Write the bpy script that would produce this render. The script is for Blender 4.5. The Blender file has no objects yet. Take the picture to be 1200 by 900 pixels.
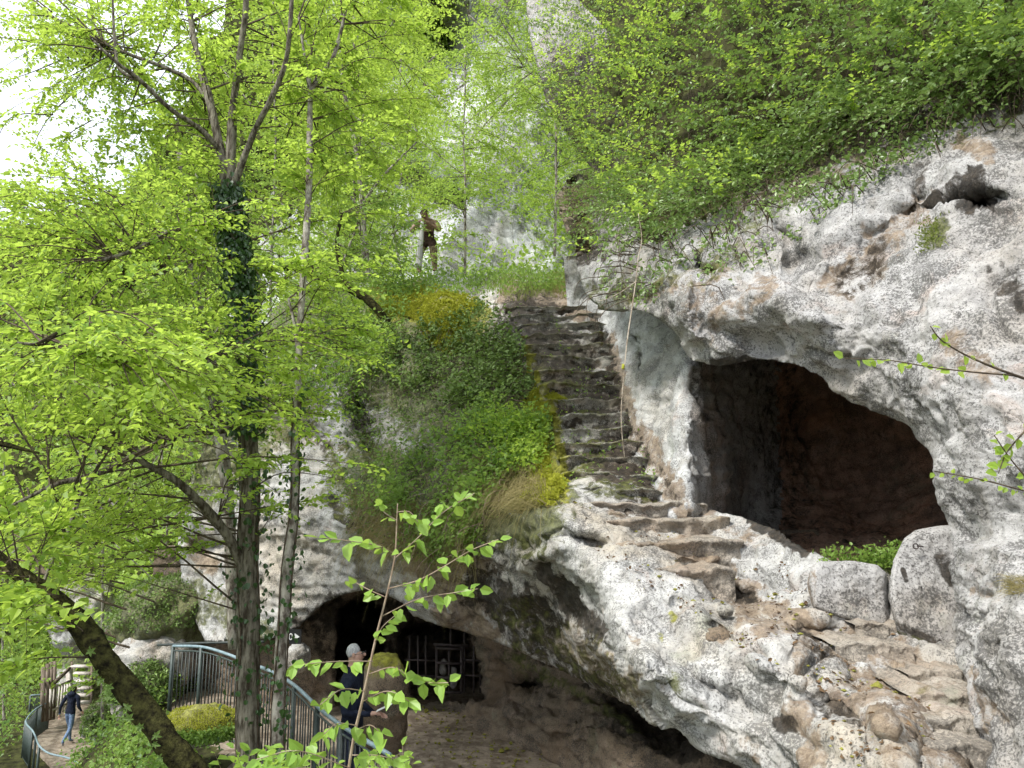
import bpy, bmesh, math, random
import numpy as np
from mathutils import Vector, Matrix
rng = np.random.default_rng(7); random.seed(7)
sc = bpy.context.scene; COL = sc.collection
F = 870.0; TH = math.radians(8.6); CT, ST = math.cos(TH), math.sin(TH)

# ---------------------------------------------------------------- measuring helpers
def P(px, py, d):
    """a point seen in direction (px,py) of the survey photo standing d metres ahead of the eye"""
    px = np.asarray(px, float); py = np.asarray(py, float); d = np.asarray(d, float)
    u = (450-py)/F; r = (px-600)/F
    y = CT-u*ST; z = ST+u*CT
    return np.stack([r/y*d, d+0*r, z/y*d], -1)
def PZ(px, py, z):
    u = (450-py)/F; y = CT-u*ST; k = (ST+u*CT)/y
    return P(px, py, z/k)
def proj(p):
    p = np.asarray(p, float)
    f = p[..., 1]*CT+p[..., 2]*ST; u = -p[..., 1]*ST+p[..., 2]*CT
    return 600+F*p[..., 0]/f, 450-F*u/f

# ---------------------------------------------------------------- noise
_perm = np.random.default_rng(3).permutation(256); _perm = np.concatenate([_perm]*3)
_g = np.random.default_rng(4).normal(size=(256, 3)); _g /= np.linalg.norm(_g, axis=1)[:, None]
def perlin(p):
    p = np.asarray(p, float); i = np.floor(p).astype(np.int64); f = p-i; i &= 255
    w = f*f*f*(f*(f*6-15)+10); out = 0
    for dx in (0, 1):
        for dy in (0, 1):
            for dz in (0, 1):
                h = _perm[_perm[_perm[(i[..., 0]+dx) & 255]+((i[..., 1]+dy) & 255)]+((i[..., 2]+dz) & 255)]
                g = _g[h]; v = (g*(f-np.array([dx, dy, dz]))).sum(-1)
                out = out+v*(w[..., 0] if dx else 1-w[..., 0])*(w[..., 1] if dy else 1-w[..., 1])*(w[..., 2] if dz else 1-w[..., 2])
    return out
def fbm(p, f=1., o=4, ridged=False, seed=0.):
    s = 0; a = 1.; t = 0
    for k in range(o):
        n = perlin(p*f+seed+17.3*k)
        s = s+a*((0.35-np.abs(n)*1.6) if ridged else n); t += a; a *= .5; f *= 2.03
    return s/t*1.6
def sstep(a, b, x):
    t = np.clip((x-a)/(b-a), 0, 1); return t*t*(3-2*t)

# ---------------------------------------------------------------- mesh helpers
def mesh_np(name, verts, faces, mats=(), smooth=True, parent=None, link=True):
    """faces: (n,k) array or list of such arrays"""
    me = bpy.data.meshes.new(name)
    verts = np.asarray(verts, np.float32).reshape(-1, 3)
    fl = [np.asarray(a, np.int64) for a in (faces if isinstance(faces, list) else [faces])]
    fl = [a for a in fl if len(a)]
    me.vertices.add(len(verts)); me.vertices.foreach_set('co', verts.ravel())
    li = np.concatenate([a.ravel() for a in fl]); tot = np.concatenate([np.full(len(a), a.shape[1]) for a in fl])
    st = np.concatenate([[0], np.cumsum(tot)[:-1]])
    me.loops.add(len(li)); me.loops.foreach_set('vertex_index', li.astype(np.int32))
    me.polygons.add(len(tot)); me.polygons.foreach_set('loop_start', st.astype(np.int32)); me.polygons.foreach_set('loop_total', tot.astype(np.int32))
    me.polygons.foreach_set('use_smooth', np.full(len(tot), smooth))
    me.update(calc_edges=True); me.validate()
    for m in (mats if isinstance(mats, (list, tuple)) else [mats]): me.materials.append(m)
    o = bpy.data.objects.new(name, me)
    if link: COL.objects.link(o)
    if parent: o.parent = parent
    return o
def tag(o, label=None, cat=None, group=None, kind=None):
    if label: o['label'] = label
    if cat: o['category'] = cat
    if group: o['group'] = group
    if kind: o['kind'] = kind
    return o
def empty(name, loc, label, cat, group=None):
    o = bpy.data.objects.new(name, None); COL.objects.link(o); o.location = [float(v) for v in loc]
    o.empty_display_size = .1
    return tag(o, label, cat, group)
def setp(o, parent):
    """parent o keeping world coordinates (parents are unrotated empties)"""
    o.parent = parent; o.location = Vector(o.location)-parent.location
    return o
class MB:
    def __init__(s): s.v = []; s.f = {3: [], 4: []}; s.n = 0
    def add(s, v, faces):
        v = np.asarray(v, float).reshape(-1, 3); s.v.append(v)
        for k in (3, 4):
            a = [q for q in faces if len(q) == k]
            if len(a): s.f[k].append(np.asarray(a)+s.n)
        s.n += len(v)
    def bar(s, a, b, w, h, up=(0, 0, 1)):
        a = np.array(a, float); b = np.array(b, float); t = b-a; t /= np.linalg.norm(t)
        up = np.array(up, float)
        if abs(t@up) > .98: up = np.array([0, 1., 0])
        sd = np.cross(t, up); sd /= np.linalg.norm(sd); u = np.cross(sd, t)
        v = [e+sd*w/2*x+u*h/2*y for e in (a, b) for x, y in ((-1, -1), (1, -1), (1, 1), (-1, 1))]
        s.add(v, [(0, 1, 2, 3), (7, 6, 5, 4), (0, 4, 5, 1), (1, 5, 6, 2), (2, 6, 7, 3), (3, 7, 4, 0)])
    def tube(s, pts, rad, n=8, cap=True, sub=1, rough=0, rf=8, seed=0):
        pts = np.asarray(pts, float); rad = np.broadcast_to(np.asarray(rad, float), (len(pts),)).copy()
        if sub > 1: pts, rad = smooth_path(pts, rad, sub)
        t = np.gradient(pts, axis=0); t /= np.linalg.norm(t, axis=1)[:, None]+1e-9
        u = np.zeros_like(t); r0 = np.array([0, 0, 1.]) if abs(t[0, 2]) < .9 else np.array([0, 1., 0])
        for i in range(len(pts)):
            r0 = r0-t[i]*(r0@t[i]); r0 /= np.linalg.norm(r0)+1e-9; u[i] = r0
        w = np.cross(t, u); a = np.linspace(0, 2*np.pi, n, endpoint=False)
        ring = u[:, None]*np.cos(a)[None, :, None]+w[:, None]*np.sin(a)[None, :, None]
        v = pts[:, None]+ring*rad[:, None, None]
        if rough:
            nn = fbm(v*np.array([1, 1, .45]), rf, 3, seed=seed)
            v = v+ring*(nn*rough)[..., None]*rad[:, None, None]
        m = len(pts); i = np.arange(m-1)[:, None]*n; j = np.arange(n)[None]; jn = (j+1) % n
        f = np.stack([i+j, i+jn, i+n+jn, i+n+j], -1).reshape(-1, 4)
        base = s.n; s.v.append(v.reshape(-1, 3)); s.f[4].append(f+base); s.n += m*n
        if cap:
            for e, o in ((0, 1), (m-1, -1)):
                s.v.append(pts[e][None]); c = s.n; s.n += 1; q = base+e*n+np.arange(n)
                fr = np.stack([np.full(n, c), np.roll(q, -1)[::1], q], -1)
                s.f[3].append(fr if o == 1 else fr[:, ::-1])
    def build(s, name, mat, parent=None, smooth=True):
        fs = [np.concatenate(s.f[k]) for k in (3, 4) if s.f[k]]
        o = mesh_np(name, np.concatenate(s.v), fs, mat, smooth)
        if parent is not None: setp(o, parent)
        return o
def smooth_path(pts, rad, sub):
    n = len(pts); q = np.vstack([2*pts[0]-pts[1], pts, 2*pts[-1]-pts[-2]]); out = []; ro = []
    for i in range(n-1):
        a, b, c, d = q[i:i+4]
        for k in range(sub):
            t = k/sub
            out.append(.5*((2*b)+(c-a)*t+(2*a-5*b+4*c-d)*t*t+(3*b-a-3*c+d)*t**3)); ro.append(rad[i]*(1-t)+rad[i+1]*t)
    out.append(pts[-1]); ro.append(rad[-1])
    return np.array(out), np.array(ro)
def pip(x, y, poly):
    poly = np.asarray(poly, float); r = np.zeros(np.shape(x), bool); j = len(poly)-1
    for i in range(len(poly)):
        xi, yi = poly[i]; xj, yj = poly[j]
        if yi != yj:
            r ^= ((yi > y) != (yj > y)) & (x < (xj-xi)*(y-yi)/(yj-yi)+xi)
        j = i
    return r
def near_poly(x, y, poly, closed=True):
    poly = np.asarray(poly, float); best = np.full(np.shape(x), 1e18); bx = np.zeros_like(best); by = np.zeros_like(best)
    n = len(poly)
    for i in range(n if closed else n-1):
        a = poly[i]; b = poly[(i+1) % n]; ab = b-a
        t = np.clip(((x-a[0])*ab[0]+(y-a[1])*ab[1])/(ab@ab+1e-9), 0, 1)
        qx = a[0]+t*ab[0]; qy = a[1]+t*ab[1]; d = (x-qx)**2+(y-qy)**2; m = d < best
        best = np.where(m, d, best); bx = np.where(m, qx, bx); by = np.where(m, qy, by)
    return bx, by, np.sqrt(best)

# ---------------------------------------------------------------- materials
def mat(name):
    m = bpy.data.materials.new(name); m.use_nodes = True; nt = m.node_tree; nt.nodes.clear()
    out = nt.nodes.new('ShaderNodeOutputMaterial'); return m, nt, out
class N:
    def __init__(s, nt): s.nt = nt
    def new(s, t, **k):
        n = s.nt.nodes.new(t)
        for a, b in k.items(): setattr(n, a, b)
        return n
    def link(s, a, b): s.nt.links.new(a, b)
    def val(s, inp, v):
        if hasattr(v, 'node'): s.link(v, inp)
        elif v is not None: inp.default_value = v
    def coord(s): return s.new('ShaderNodeTexCoord').outputs['Object']
    def mapv(s, v, scale):
        n = s.new('ShaderNodeMapping'); s.link(v, n.inputs['Vector']); n.inputs['Scale'].default_value = scale; return n.outputs[0]
    def noise(s, v, scale, det=4, rough=.55, dist=0):
        n = s.new('ShaderNodeTexNoise'); s.link(v, n.inputs['Vector']); n.inputs['Scale'].default_value = scale
        n.inputs['Detail'].default_value = det; n.inputs['Roughness'].default_value = rough; n.inputs['Distortion'].default_value = dist
        return n.outputs['Fac']
    def vor(s, v, scale, feature='F1'):
        n = s.new('ShaderNodeTexVoronoi', feature=feature); s.link(v, n.inputs['Vector']); n.inputs['Scale'].default_value = scale
        return n.outputs['Distance']
    def ramp(s, x, a, b, lo=0., hi=1.):
        n = s.new('ShaderNodeMapRange', interpolation_type='SMOOTHSTEP'); s.link(x, n.inputs[0])
        for i, v in enumerate((a, b, lo, hi)): n.inputs[i+1].default_value = v
        return n.outputs[0]
    def m(s, op, a, b=0.):
        n = s.new('ShaderNodeMath', operation=op); s.val(n.inputs[0], a); s.val(n.inputs[1], b); return n.outputs[0]
    def mix(s, f, a, b):
        n = s.new('ShaderNodeMix', data_type='RGBA'); s.val(n.inputs[0], f)
        for q, v in ((n.inputs[6], a), (n.inputs[7], b)):
            if hasattr(v, 'node'): s.link(v, q)
            else: q.default_value = (*v, 1)
        return n.outputs[2]
    def bsdf(s, out, col, rough=.8, bump=None, bs=.5, bd=.02, spec=.3, metal=0):
        b = s.new('ShaderNodeBsdfPrincipled')
        if hasattr(col, 'node'): s.link(col, b.inputs['Base Color'])
        else: b.inputs['Base Color'].default_value = (*col, 1)
        s.val(b.inputs['Roughness'], rough); b.inputs['Specular IOR Level'].default_value = spec; b.inputs['Metallic'].default_value = metal
        if bump is not None:
            n = s.new('ShaderNodeBump'); n.inputs['Strength'].default_value = bs; n.inputs['Distance'].default_value = bd
            s.link(bump, n.inputs['Height']); s.link(n.outputs[0], b.inputs['Normal'])
        if out is not None: s.link(b.outputs[0], out.inputs[0])
        return b
def rock_material(name, light=(.56, .55, .53), warm=(.44, .38, .30), speck=.85, grit=.5, attr=True, sc_=1., bs=.65):
    m, nt, out = mat(name); n = N(nt); v = n.coord()
    big = n.noise(v, .9*sc_, 5, .6); mid = n.noise(v, 4.5*sc_, 8, .68, .3); fine = n.noise(v, 70*sc_, 5, .75); f2 = n.noise(v, 190*sc_, 3, .8)
    col = n.mix(n.ramp(big, .43, .66, 0, .85), light, warm)
    col = n.mix(n.ramp(mid, .42, .64, 0, .55), col, tuple(c*.50 for c in light))
    col = n.mix(n.ramp(n.noise(v, 2.1*sc_, 6, .65, .6), .56, .70, 0, .55), col, (.47, .35, .28))
    col = n.mix(n.ramp(n.noise(v, 1.4*sc_, 6, .7, .4), .56, .72, 0, .6), col, (.27, .29, .20))
    st_ = n.ramp(n.noise(n.mapv(v, (4.5*sc_, 4.5*sc_, .55*sc_)), 1., 6, .7), .52, .68, 0, .5); col = n.mix(st_, col, tuple(c*q for c, q in zip(light, (.50, .46, .38))))
    # grains: fine dark grit, gathered in drifts
    drift = n.ramp(n.noise(v, 3.1*sc_, 7, .72, .4), .40, .66)
    g = n.m('ADD', fine, n.m('MULTIPLY', drift, .15))
    grain = n.ramp(g, .55, .63); col = n.mix(n.m('MULTIPLY', grain, speck), col, (.055, .052, .047))
    col = n.mix(n.m('MULTIPLY', n.ramp(f2, .44, .60), grit), col, tuple(c*.36 for c in light))
    col = n.mix(n.ramp(f2, .36, .28, 0, .6), col, tuple(min(.8, c*1.35) for c in light))
    blot = n.ramp(n.noise(v, 11*sc_, 9, .78, .3), .60, .65); col = n.mix(n.m('MULTIPLY', blot, .45), col, (.06, .056, .05))
    crk = n.new('ShaderNodeTexVoronoi', feature='DISTANCE_TO_EDGE'); wv = n.new('ShaderNodeVectorMath', operation='ADD'); n.link(v, wv.inputs[0])
    nz_ = n.new('ShaderNodeTexNoise'); n.link(v, nz_.inputs['Vector']); nz_.inputs['Scale'].default_value = 2.5*sc_; nz_.inputs['Detail'].default_value = 6
    sc2 = n.new('ShaderNodeVectorMath', operation='SCALE'); n.link(nz_.outputs['Color'], sc2.inputs[0]); sc2.inputs['Scale'].default_value = 1.1/sc_; n.link(sc2.outputs[0], wv.inputs[1])
    n.link(wv.outputs[0], crk.inputs['Vector']); crk.inputs['Scale'].default_value = 1.3*sc_
    crack = n.m('MULTIPLY', n.ramp(crk.outputs['Distance'], .022, .004), n.ramp(mid, .46, .58)); col = n.mix(n.m('MULTIPLY', crack, .35), col, (.05, .045, .038))
    if attr:
        a = n.new('ShaderNodeAttribute', attribute_name='stain'); sp = n.new('ShaderNodeSeparateColor'); n.link(a.outputs['Color'], sp.inputs[0])
        nz = n.m('MULTIPLY', n.m('SUBTRACT', n.noise(v, 6*sc_, 9, .75, .4), .5), 2.3)
        def msk(x): return n.ramp(n.m('ADD', x, n.m('MULTIPLY', nz, n.m('MINIMUM', n.m('MULTIPLY', x, 3.), 1.))), .30, .70)
        nb = n.m('ADD', n.m('MULTIPLY', n.noise(v, 13*sc_, 8, .75), .6), n.m('MULTIPLY', f2, .4))
        col = n.mix(n.m('MULTIPLY', msk(sp.outputs[1]), .82), col, n.mix(n.ramp(nb, .38, .62), (.105, .066, .040), (.36, .275, .185)))
        col = n.mix(n.m('MULTIPLY', msk(sp.outputs[2]), .93), col, n.mix(n.ramp(nb, .42, .68), (.018, .016, .013), (.105, .082, .06)))
        col = n.mix(n.m('MULTIPLY', msk(sp.outputs[0]), .85), col, n.mix(n.ramp(nb, .38, .62), (.030, .036, .012), (.17, .18, .055)))
        col = n.mix(n.m('MULTIPLY', msk(a.outputs['Alpha']), .9), col, n.mix(n.ramp(nb, .38, .62), (.10, .095, .015), (.34, .34, .05)))
    pits = n.vor(v, 34*sc_)
    h = n.m('ADD', n.m('MULTIPLY', mid, 1.5), n.m('ADD', n.m('MULTIPLY', fine, .55), n.m('ADD', n.m('MULTIPLY', pits, .3), n.m('ADD', n.m('MULTIPLY', f2, .25), n.m('MULTIPLY', crack, -.25)))))
    n.bsdf(out, col, .9, h, bs, .04, .15)
    return m
def simple(name, c1, c2, scale=8, rough=.8, bs=.4, bd=.01, spec=.3, det=5, stretch=(1, 1, 1), metal=0):
    m, nt, out = mat(name); n = N(nt); v = n.mapv(n.coord(), stretch); a = n.noise(v, scale, det, .65)
    n.bsdf(out, n.mix(n.ramp(a, .35, .65), c1, c2), rough, n.noise(v, scale*3, 4, .6), bs, bd, spec, metal); return m
def leaf_material(name, c1, c2, t1, trans=.45, rough=.45, spec=.35):
    m, nt, out = mat(name); n = N(nt); g = n.new('ShaderNodeNewGeometry'); r = g.outputs['Random Per Island']
    v = n.coord(); big = n.ramp(n.noise(v, .8, 3, .5), .35, .65)
    f = n.m('MULTIPLY', n.m('ADD', r, big), .5)
    col = n.mix(f, c1, c2)
    b = n.bsdf(None, col, rough, None, spec=spec)
    t = n.new('ShaderNodeBsdfTranslucent'); n.link(n.mix(f, tuple(x*.8 for x in t1), t1), t.inputs[0])
    mx = n.new('ShaderNodeMixShader'); mx.inputs[0].default_value = trans
    n.link(b.outputs[0], mx.inputs[1]); n.link(t.outputs[0], mx.inputs[2]); n.link(mx.outputs[0], out.inputs[0]); return m

M = {}
M['rock'] = rock_material('limestone', light=(.60, .59, .565), warm=(.50, .43, .33), speck=.7, grit=.35)
M['rockR'] = rock_material('speckled_limestone', light=(.53, .515, .495), warm=(.43, .385, .33), speck=.78, grit=.42)
M['whitewall'] = rock_material('pale_smooth_limestone', light=(.70, .70, .69), warm=(.58, .54, .48), speck=.6, grit=.3)
M['cave'] = rock_material('cave_wall_rock', light=(.50, .49, .47), warm=(.42, .30, .22), speck=.75)
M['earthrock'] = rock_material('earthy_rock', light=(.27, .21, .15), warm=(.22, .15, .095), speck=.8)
M['farcliff'] = rock_material('far_cliff_rock', light=(.76, .77, .79), warm=(.62, .59, .56), speck=.6, grit=.3, sc_=.45)
M['step'] = rock_material('worn_step_stone', light=(.47, .45, .40), warm=(.30, .25, .18), speck=.8)
M['stepL'] = rock_material('pale_step_stone', light=(.48, .43, .36), warm=(.38, .29, .21), speck=.6)
M['dirt'] = simple('trodden_dirt', (.15, .117, .086), (.34, .285, .22), 5, .95, .8, .03, .1, 9)
M['soil'] = simple('dark_humus_soil', (.028, .026, .014), (.07, .075, .025), 3, .95, .8, .05, .1, 8)  # dark humus and moss colour of the soil itself
M['bark'] = simple('lichened_bark', (.055, .043, .030), (.27, .245, .19), 24, .9, 1., .02, .1, 9, (1, 1, .22))
M['barkpale'] = simple('pale_grey_bark', (.09, .07, .055), (.42, .39, .33), 15, .9, 1., .015, .1, 9, (1, 1, .5))
M['mossbark'] = simple('dark_mossy_bark', (.012, .010, .007), (.075, .072, .025), 16, .95, 1., .03, .05, 9)
M['twig'] = simple('twig_bark', (.05, .038, .028), (.13, .10, .07), 20, .9, .5, .005, .1, 4)
M['twigpale'] = simple('sapling_bark', (.24, .17, .12), (.38, .30, .22), 20, .7, .5, .003, .2, 4)
M['leaf'] = leaf_material('spring_leaf', (.10, .22, .024), (.43, .56, .095), (.58, .77, .11), .52)
M['leaf2'] = leaf_material('mid_green_leaf', (.065, .15, .028), (.26, .38, .08), (.38, .54, .10), .42)
M['leaf3'] = leaf_material('hanging_shrub_leaf', (.085, .155, .035), (.31, .43, .13), (.28, .42, .08), .28, .4, .5)
M['leaffar'] = leaf_material('far_leaf', (.13, .25, .04), (.40, .54, .10), (.52, .70, .12), .45)
M['ivy'] = leaf_material('ivy_leaf', (.022, .055, .018), (.07, .15, .035), (.08, .16, .03), .2, .3, .6)
M['ivyslope'] = leaf_material('slope_ivy_leaf', (.055, .10, .025), (.21, .30, .08), (.22, .32, .06), .25, .5, .25)
M['fresh'] = leaf_material('fresh_sapling_leaf', (.20, .36, .055), (.34, .50, .10), (.45, .62, .10), .45, .4, .4)
M['mossleaf'] = leaf_material('moss_frond', (.28, .29, .03), (.55, .56, .08), (.50, .52, .07), .25, .8, .1)
M['grass'] = leaf_material('dry_grass_blade', (.20, .17, .06), (.38, .32, .15), (.35, .32, .12), .3, .6, .2)
M['grassg'] = leaf_material('green_grass_blade', (.12, .17, .035), (.30, .33, .09), (.3, .36, .08), .35, .6, .2)
M['rootm'] = simple('pale_dead_stem', (.22, .17, .12), (.52, .45, .36), 18, .8, .5, .005, .2, 4)
M['iron'] = simple('rusted_iron', (.035, .028, .028), (.085, .065, .06), 30, .6, .4, .003, .5, 4, metal=.4)
M['railgreen'] = simple('green_grey_paint', (.035, .05, .045), (.06, .08, .073), 20, .5, .2, .002, .5)
M['railbar'] = simple('dark_bar_paint', (.02, .026, .024), (.04, .05, .045), 20, .5, .2, .002, .5)
M['railblue'] = simple('blue_grey_handrail_paint', (.15, .22, .245), (.23, .30, .33), 15, .4, .2, .002, .5)
M['wood'] = simple('weathered_wood', (.10, .075, .055), (.24, .19, .15), 14, .85, .6, .008, .2, 6, (1, 1, .2))
M['woodpale'] = simple('pale_weathered_wood', (.42, .37, .32), (.66, .62, .57), 14, .8, .5, .005, .2, 6, (1, 1, .2))
M['black'] = simple('sign_black', (.012, .012, .013), (.018, .018, .018), 10, .45, .1, .001, .4)
M['white'] = simple('white_paint', (.72, .72, .70), (.80, .80, .78), 10, .5, .1, .001, .4)
M['skin'] = simple('skin', (.46, .27, .20), (.56, .35, .27), 20, .5, .1, .001, .4)
M['skint'] = simple('tanned_statue_skin', (.15, .085, .055), (.25, .15, .10), 14, .55, .3, .004, .4)
M['navy'] = simple('navy_fleece', (.008, .011, .024), (.020, .026, .046), 9, .9, 1., .03, .2)
M['navyt'] = simple('dark_blue_trousers', (.014, .018, .035), (.03, .035, .06), 30, .8, .4, .004, .2)
M['jeans'] = simple('blue_denim', (.09, .14, .24), (.17, .24, .36), 30, .8, .4, .004, .2)
M['shoe'] = simple('grey_shoe', (.18, .17, .16), (.34, .33, .31), 20, .7, .2, .003, .3)
M['hairg'] = simple('grey_hair', (.36, .36, .37), (.62, .62, .62), 60, .6, .6, .004, .3, 4, (1, 1, .3))
M['haird'] = simple('dark_hair', (.015, .012, .01), (.04, .03, .022), 60, .6, .6, .004, .3)
M['hide'] = simple('dark_hide', (.02, .014, .01), (.055, .035, .025), 30, .95, .8, .01, .1)
M['hidep'] = simple('mottled_hide_leggings', (.07, .055, .03), (.24, .19, .11), 18, .95, .8, .01, .1)
M['club'] = simple('grey_worn_club', (.28, .28, .26), (.46, .46, .43), 14, .8, .5, .006, .2, 5, (1, 1, .2))
M['litter'] = leaf_material('dead_leaf', (.05, .03, .018), (.19, .125, .07), (.2, .1, .04), .1, .8, .1)
M['paper'] = simple('white_paper', (.6, .6, .6), (.7, .7, .68), 10, .8, .1, .001, .2)
M['plaster'] = simple('pale_plaster', (.30, .28, .26), (.45, .42, .38), 12, .8, .3, .003, .2)
M['lens'] = simple('spectacle_metal', (.02, .02, .02), (.04, .04, .04), 10, .3, .1, .001, .5)

# ---------------------------------------------------------------- rock relief shells
def rbf(pts, X, Y, c=.45):
    a = np.array(pts, float); x = a[:, 0]/100; y = a[:, 1]/100; d = np.log(a[:, 2]); n = len(a)
    K = np.sqrt((x[:, None]-x)**2+(y[:, None]-y)**2+c*c)
    A = np.zeros((n+1, n+1)); A[:n, :n] = K+np.eye(n)*1e-3*-1; A[:n, n] = 1; A[n, :n] = 1
    w = np.linalg.solve(A, np.append(d, 0))
    out = np.full(X.shape, w[n])
    for i in range(n): out += w[i]*np.sqrt((X/100-x[i])**2+(Y/100-y[i])**2+c*c)
    return np.exp(out)
def capsule(X, Y, a, b):
    a = np.array(a, float); b = np.array(b, float); ab = b-a
    t = np.clip(((X-a[0])*ab[0]+(Y-a[1])*ab[1])/(ab@ab+1e-9), 0, 1)
    return np.hypot(X-a[0]-t*ab[0], Y-a[1]-t*ab[1])
def rock_layer(name, poly, pts, mat_, step=2.2, dents=(), stains_shade=(), amp=((.8, .22, 4, False), (3., .075, 4, True), (11., .022, 3, False)),
               rims=6, back=3., inward=30., seed=0., pit=.036, strata=.022, grain=.012, crease=.07, holes=(), c=.45, stretch=(1, 1, 1), terraces=(), pockets=()):
    poly = np.array(poly, float); x0, y0 = poly.min(0); x1, y1 = poly.max(0)
    xs = np.arange(x0-step, x1+2*step, step); ys = np.arange(y0-step, y1+2*step, step)
    X, Y = np.meshgrid(xs, ys); ins = pip(X, Y, poly)
    for h in holes: ins &= ~pip(X, Y, h)
    # soften the outline so it is neither a staircase nor a ruled line
    nx, ny, dist = near_poly(X, Y, poly)
    for h in holes:
        hx, hy, hd = near_poly(X, Y, h); m_ = hd < dist; nx = np.where(m_, hx, nx); ny = np.where(m_, hy, ny); dist = np.where(m_, hd, dist)
    okq = ins[:-1, :-1] & ins[1:, :-1] & ins[:-1, 1:] & ins[1:, 1:]
    used = np.zeros(ins.shape, bool)
    for a in (slice(0, -1), slice(1, None)):
        for b in (slice(0, -1), slice(1, None)): used[a, b] |= okq
    snap = used & (dist < step*1.3)
    X = np.where(snap, nx, X); Y = np.where(snap, ny, Y)
    D = rbf(pts, X, Y, c)
    wx = X+14*perlin(np.stack([X/45, Y/45, 0*X+seed], -1)); wy = Y+14*perlin(np.stack([X/45+9, Y/45, 0*X+seed], -1))
    for (a, b, r, amt, hard) in dents:                    # hollows and bulges of the rock
        q = capsule(wx if hard < 3 else X, wy if hard < 3 else Y, a, b)/r
        D = D+amt*(np.exp(-(q**2)*1.4) if hard <= 1 else 1-sstep(1-.5/hard, 1+.5/hard, q))
    for (pl, amt, soft) in pockets:
        _, _, pd = near_poly(X, Y, pl); i_ = pip(X, Y, pl)
        D = D+amt*sstep(-.15*soft, soft, np.where(i_, pd, -pd))
    V = P(X, Y, D)
    for (pl, hgt, k) in terraces:                        # worn ledges cut level into the rock
        _, _, pd = near_poly(X, Y, pl); w = sstep(0, 12, np.where(pip(X, Y, pl), pd, 0))
        z = V[..., 2]+.05*perlin(V*1.3+5); q = z/hgt; fq = q-np.floor(q)
        zz = (np.floor(q)+sstep(.5-.5/k, .5+.5/k, fq))*hgt
        V[..., 1] += w*(z-zz)*-1.1
    gx = np.gradient(V, axis=1); gy = np.gradient(V, axis=0)
    nrm = np.cross(gx, gy); nrm /= np.linalg.norm(nrm, axis=-1)[..., None]+1e-9
    view = V/np.linalg.norm(V, axis=-1)[..., None]
    nrm = np.where(((nrm*view).sum(-1) > 0)[..., None], -nrm, nrm)
    off = 0; vs = V*np.array(stretch)
    wv = vs+.35*np.stack([perlin(vs*1.1+seed), perlin(vs*1.1+seed+7), perlin(vs*1.1+seed+13)], -1)
    for (f, a, o, rg) in amp: off = off+a*fbm(wv, f, o, rg, seed)
    w2 = vs*3.3+seed; off = off-pit*sstep(.18, .42, perlin(w2)+.35*perlin(w2*2.7))-pit*.5*sstep(.22, .4, perlin(w2*3.1+5)+.3*perlin(w2*8))
    sz = V[..., 2]*5.5+1.6*fbm(vs, .9, 3, False, seed+20)+.35*V[..., 0]; off = off+strata*(np.abs((sz % 1)-.5)*4-1)*np.clip(.4+1.5*fbm(vs, .7, 2, False, seed+30), 0, 1)
    off = off+grain*fbm(vs, 32., 2, False, seed)
    cw = vs*1.5+.5*np.stack([perlin(vs*2.3+seed), perlin(vs*2.3+3), perlin(vs*2.3+6)], -1); off = off-crease*np.clip(1-np.abs(perlin(cw+seed))*14, 0, 1)*np.clip(.2+2.5*perlin(vs*.8+40), 0, 1)
    fade = np.where(dist < 14, .45+.55*dist/14, 1.)
    V = V+nrm*(off*fade)[..., None]
    # stains: moss, brown, dark (also shade painted into hollows), yellow
    st = np.zeros(X.shape+(4,))
    jx = 10*perlin(np.stack([X/22, Y/22, 0*X+seed+50], -1))+6*perlin(np.stack([X/8, Y/8, 0*X+seed+60], -1)); jy = 10*perlin(np.stack([X/22, Y/22, 0*X+seed+70], -1))+6*perlin(np.stack([X/8, Y/8, 0*X+seed+80], -1))
    for (ch, a, b, r, s) in stains_shade:
        k_ = min(2.2, r/13.); q = capsule(X+jx*k_, Y+jy*k_, a, b)/r; w = s*(1-sstep(.35, 1.4, q)); st[..., ch] = np.maximum(st[..., ch], w)
    idx = -np.ones(X.shape, np.int64); idx[used] = np.arange(used.sum())
    q = np.stack([idx[:-1, :-1], idx[1:, :-1], idx[1:, 1:], idx[:-1, 1:]], -1)[okq]
    vv = V[used]; ss = st[used]; uX, uY = X[used], Y[used]
    faces = [q]
    if rims:
        e = np.concatenate([q[:, [0, 1]], q[:, [1, 2]], q[:, [2, 3]], q[:, [3, 0]]])
        key = np.sort(e, 1); k = key[:, 0]*len(vv)+key[:, 1]; un, first, cnt = np.unique(k, return_index=True, return_counts=True)
        be = e[first[cnt == 1]]; bv = np.unique(be); remap = -np.ones(len(vv), np.int64); remap[bv] = np.arange(len(bv))
        bx, by = uX[bv], uY[bv]; base = vv[bv]
        # inward direction from the mask
        gyi, gxi = np.gradient(sum(np.roll(np.roll(used.astype(float), i, 0), j, 1) for i in range(-3, 4) for j in range(-3, 4)))
        ix = gxi[used][bv]; iy = gyi[used][bv]; L = np.hypot(ix, iy)+1e-6; ix /= L; iy /= L
        bpx, bpy = proj(base); prev = bv; n0 = len(vv)
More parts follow.
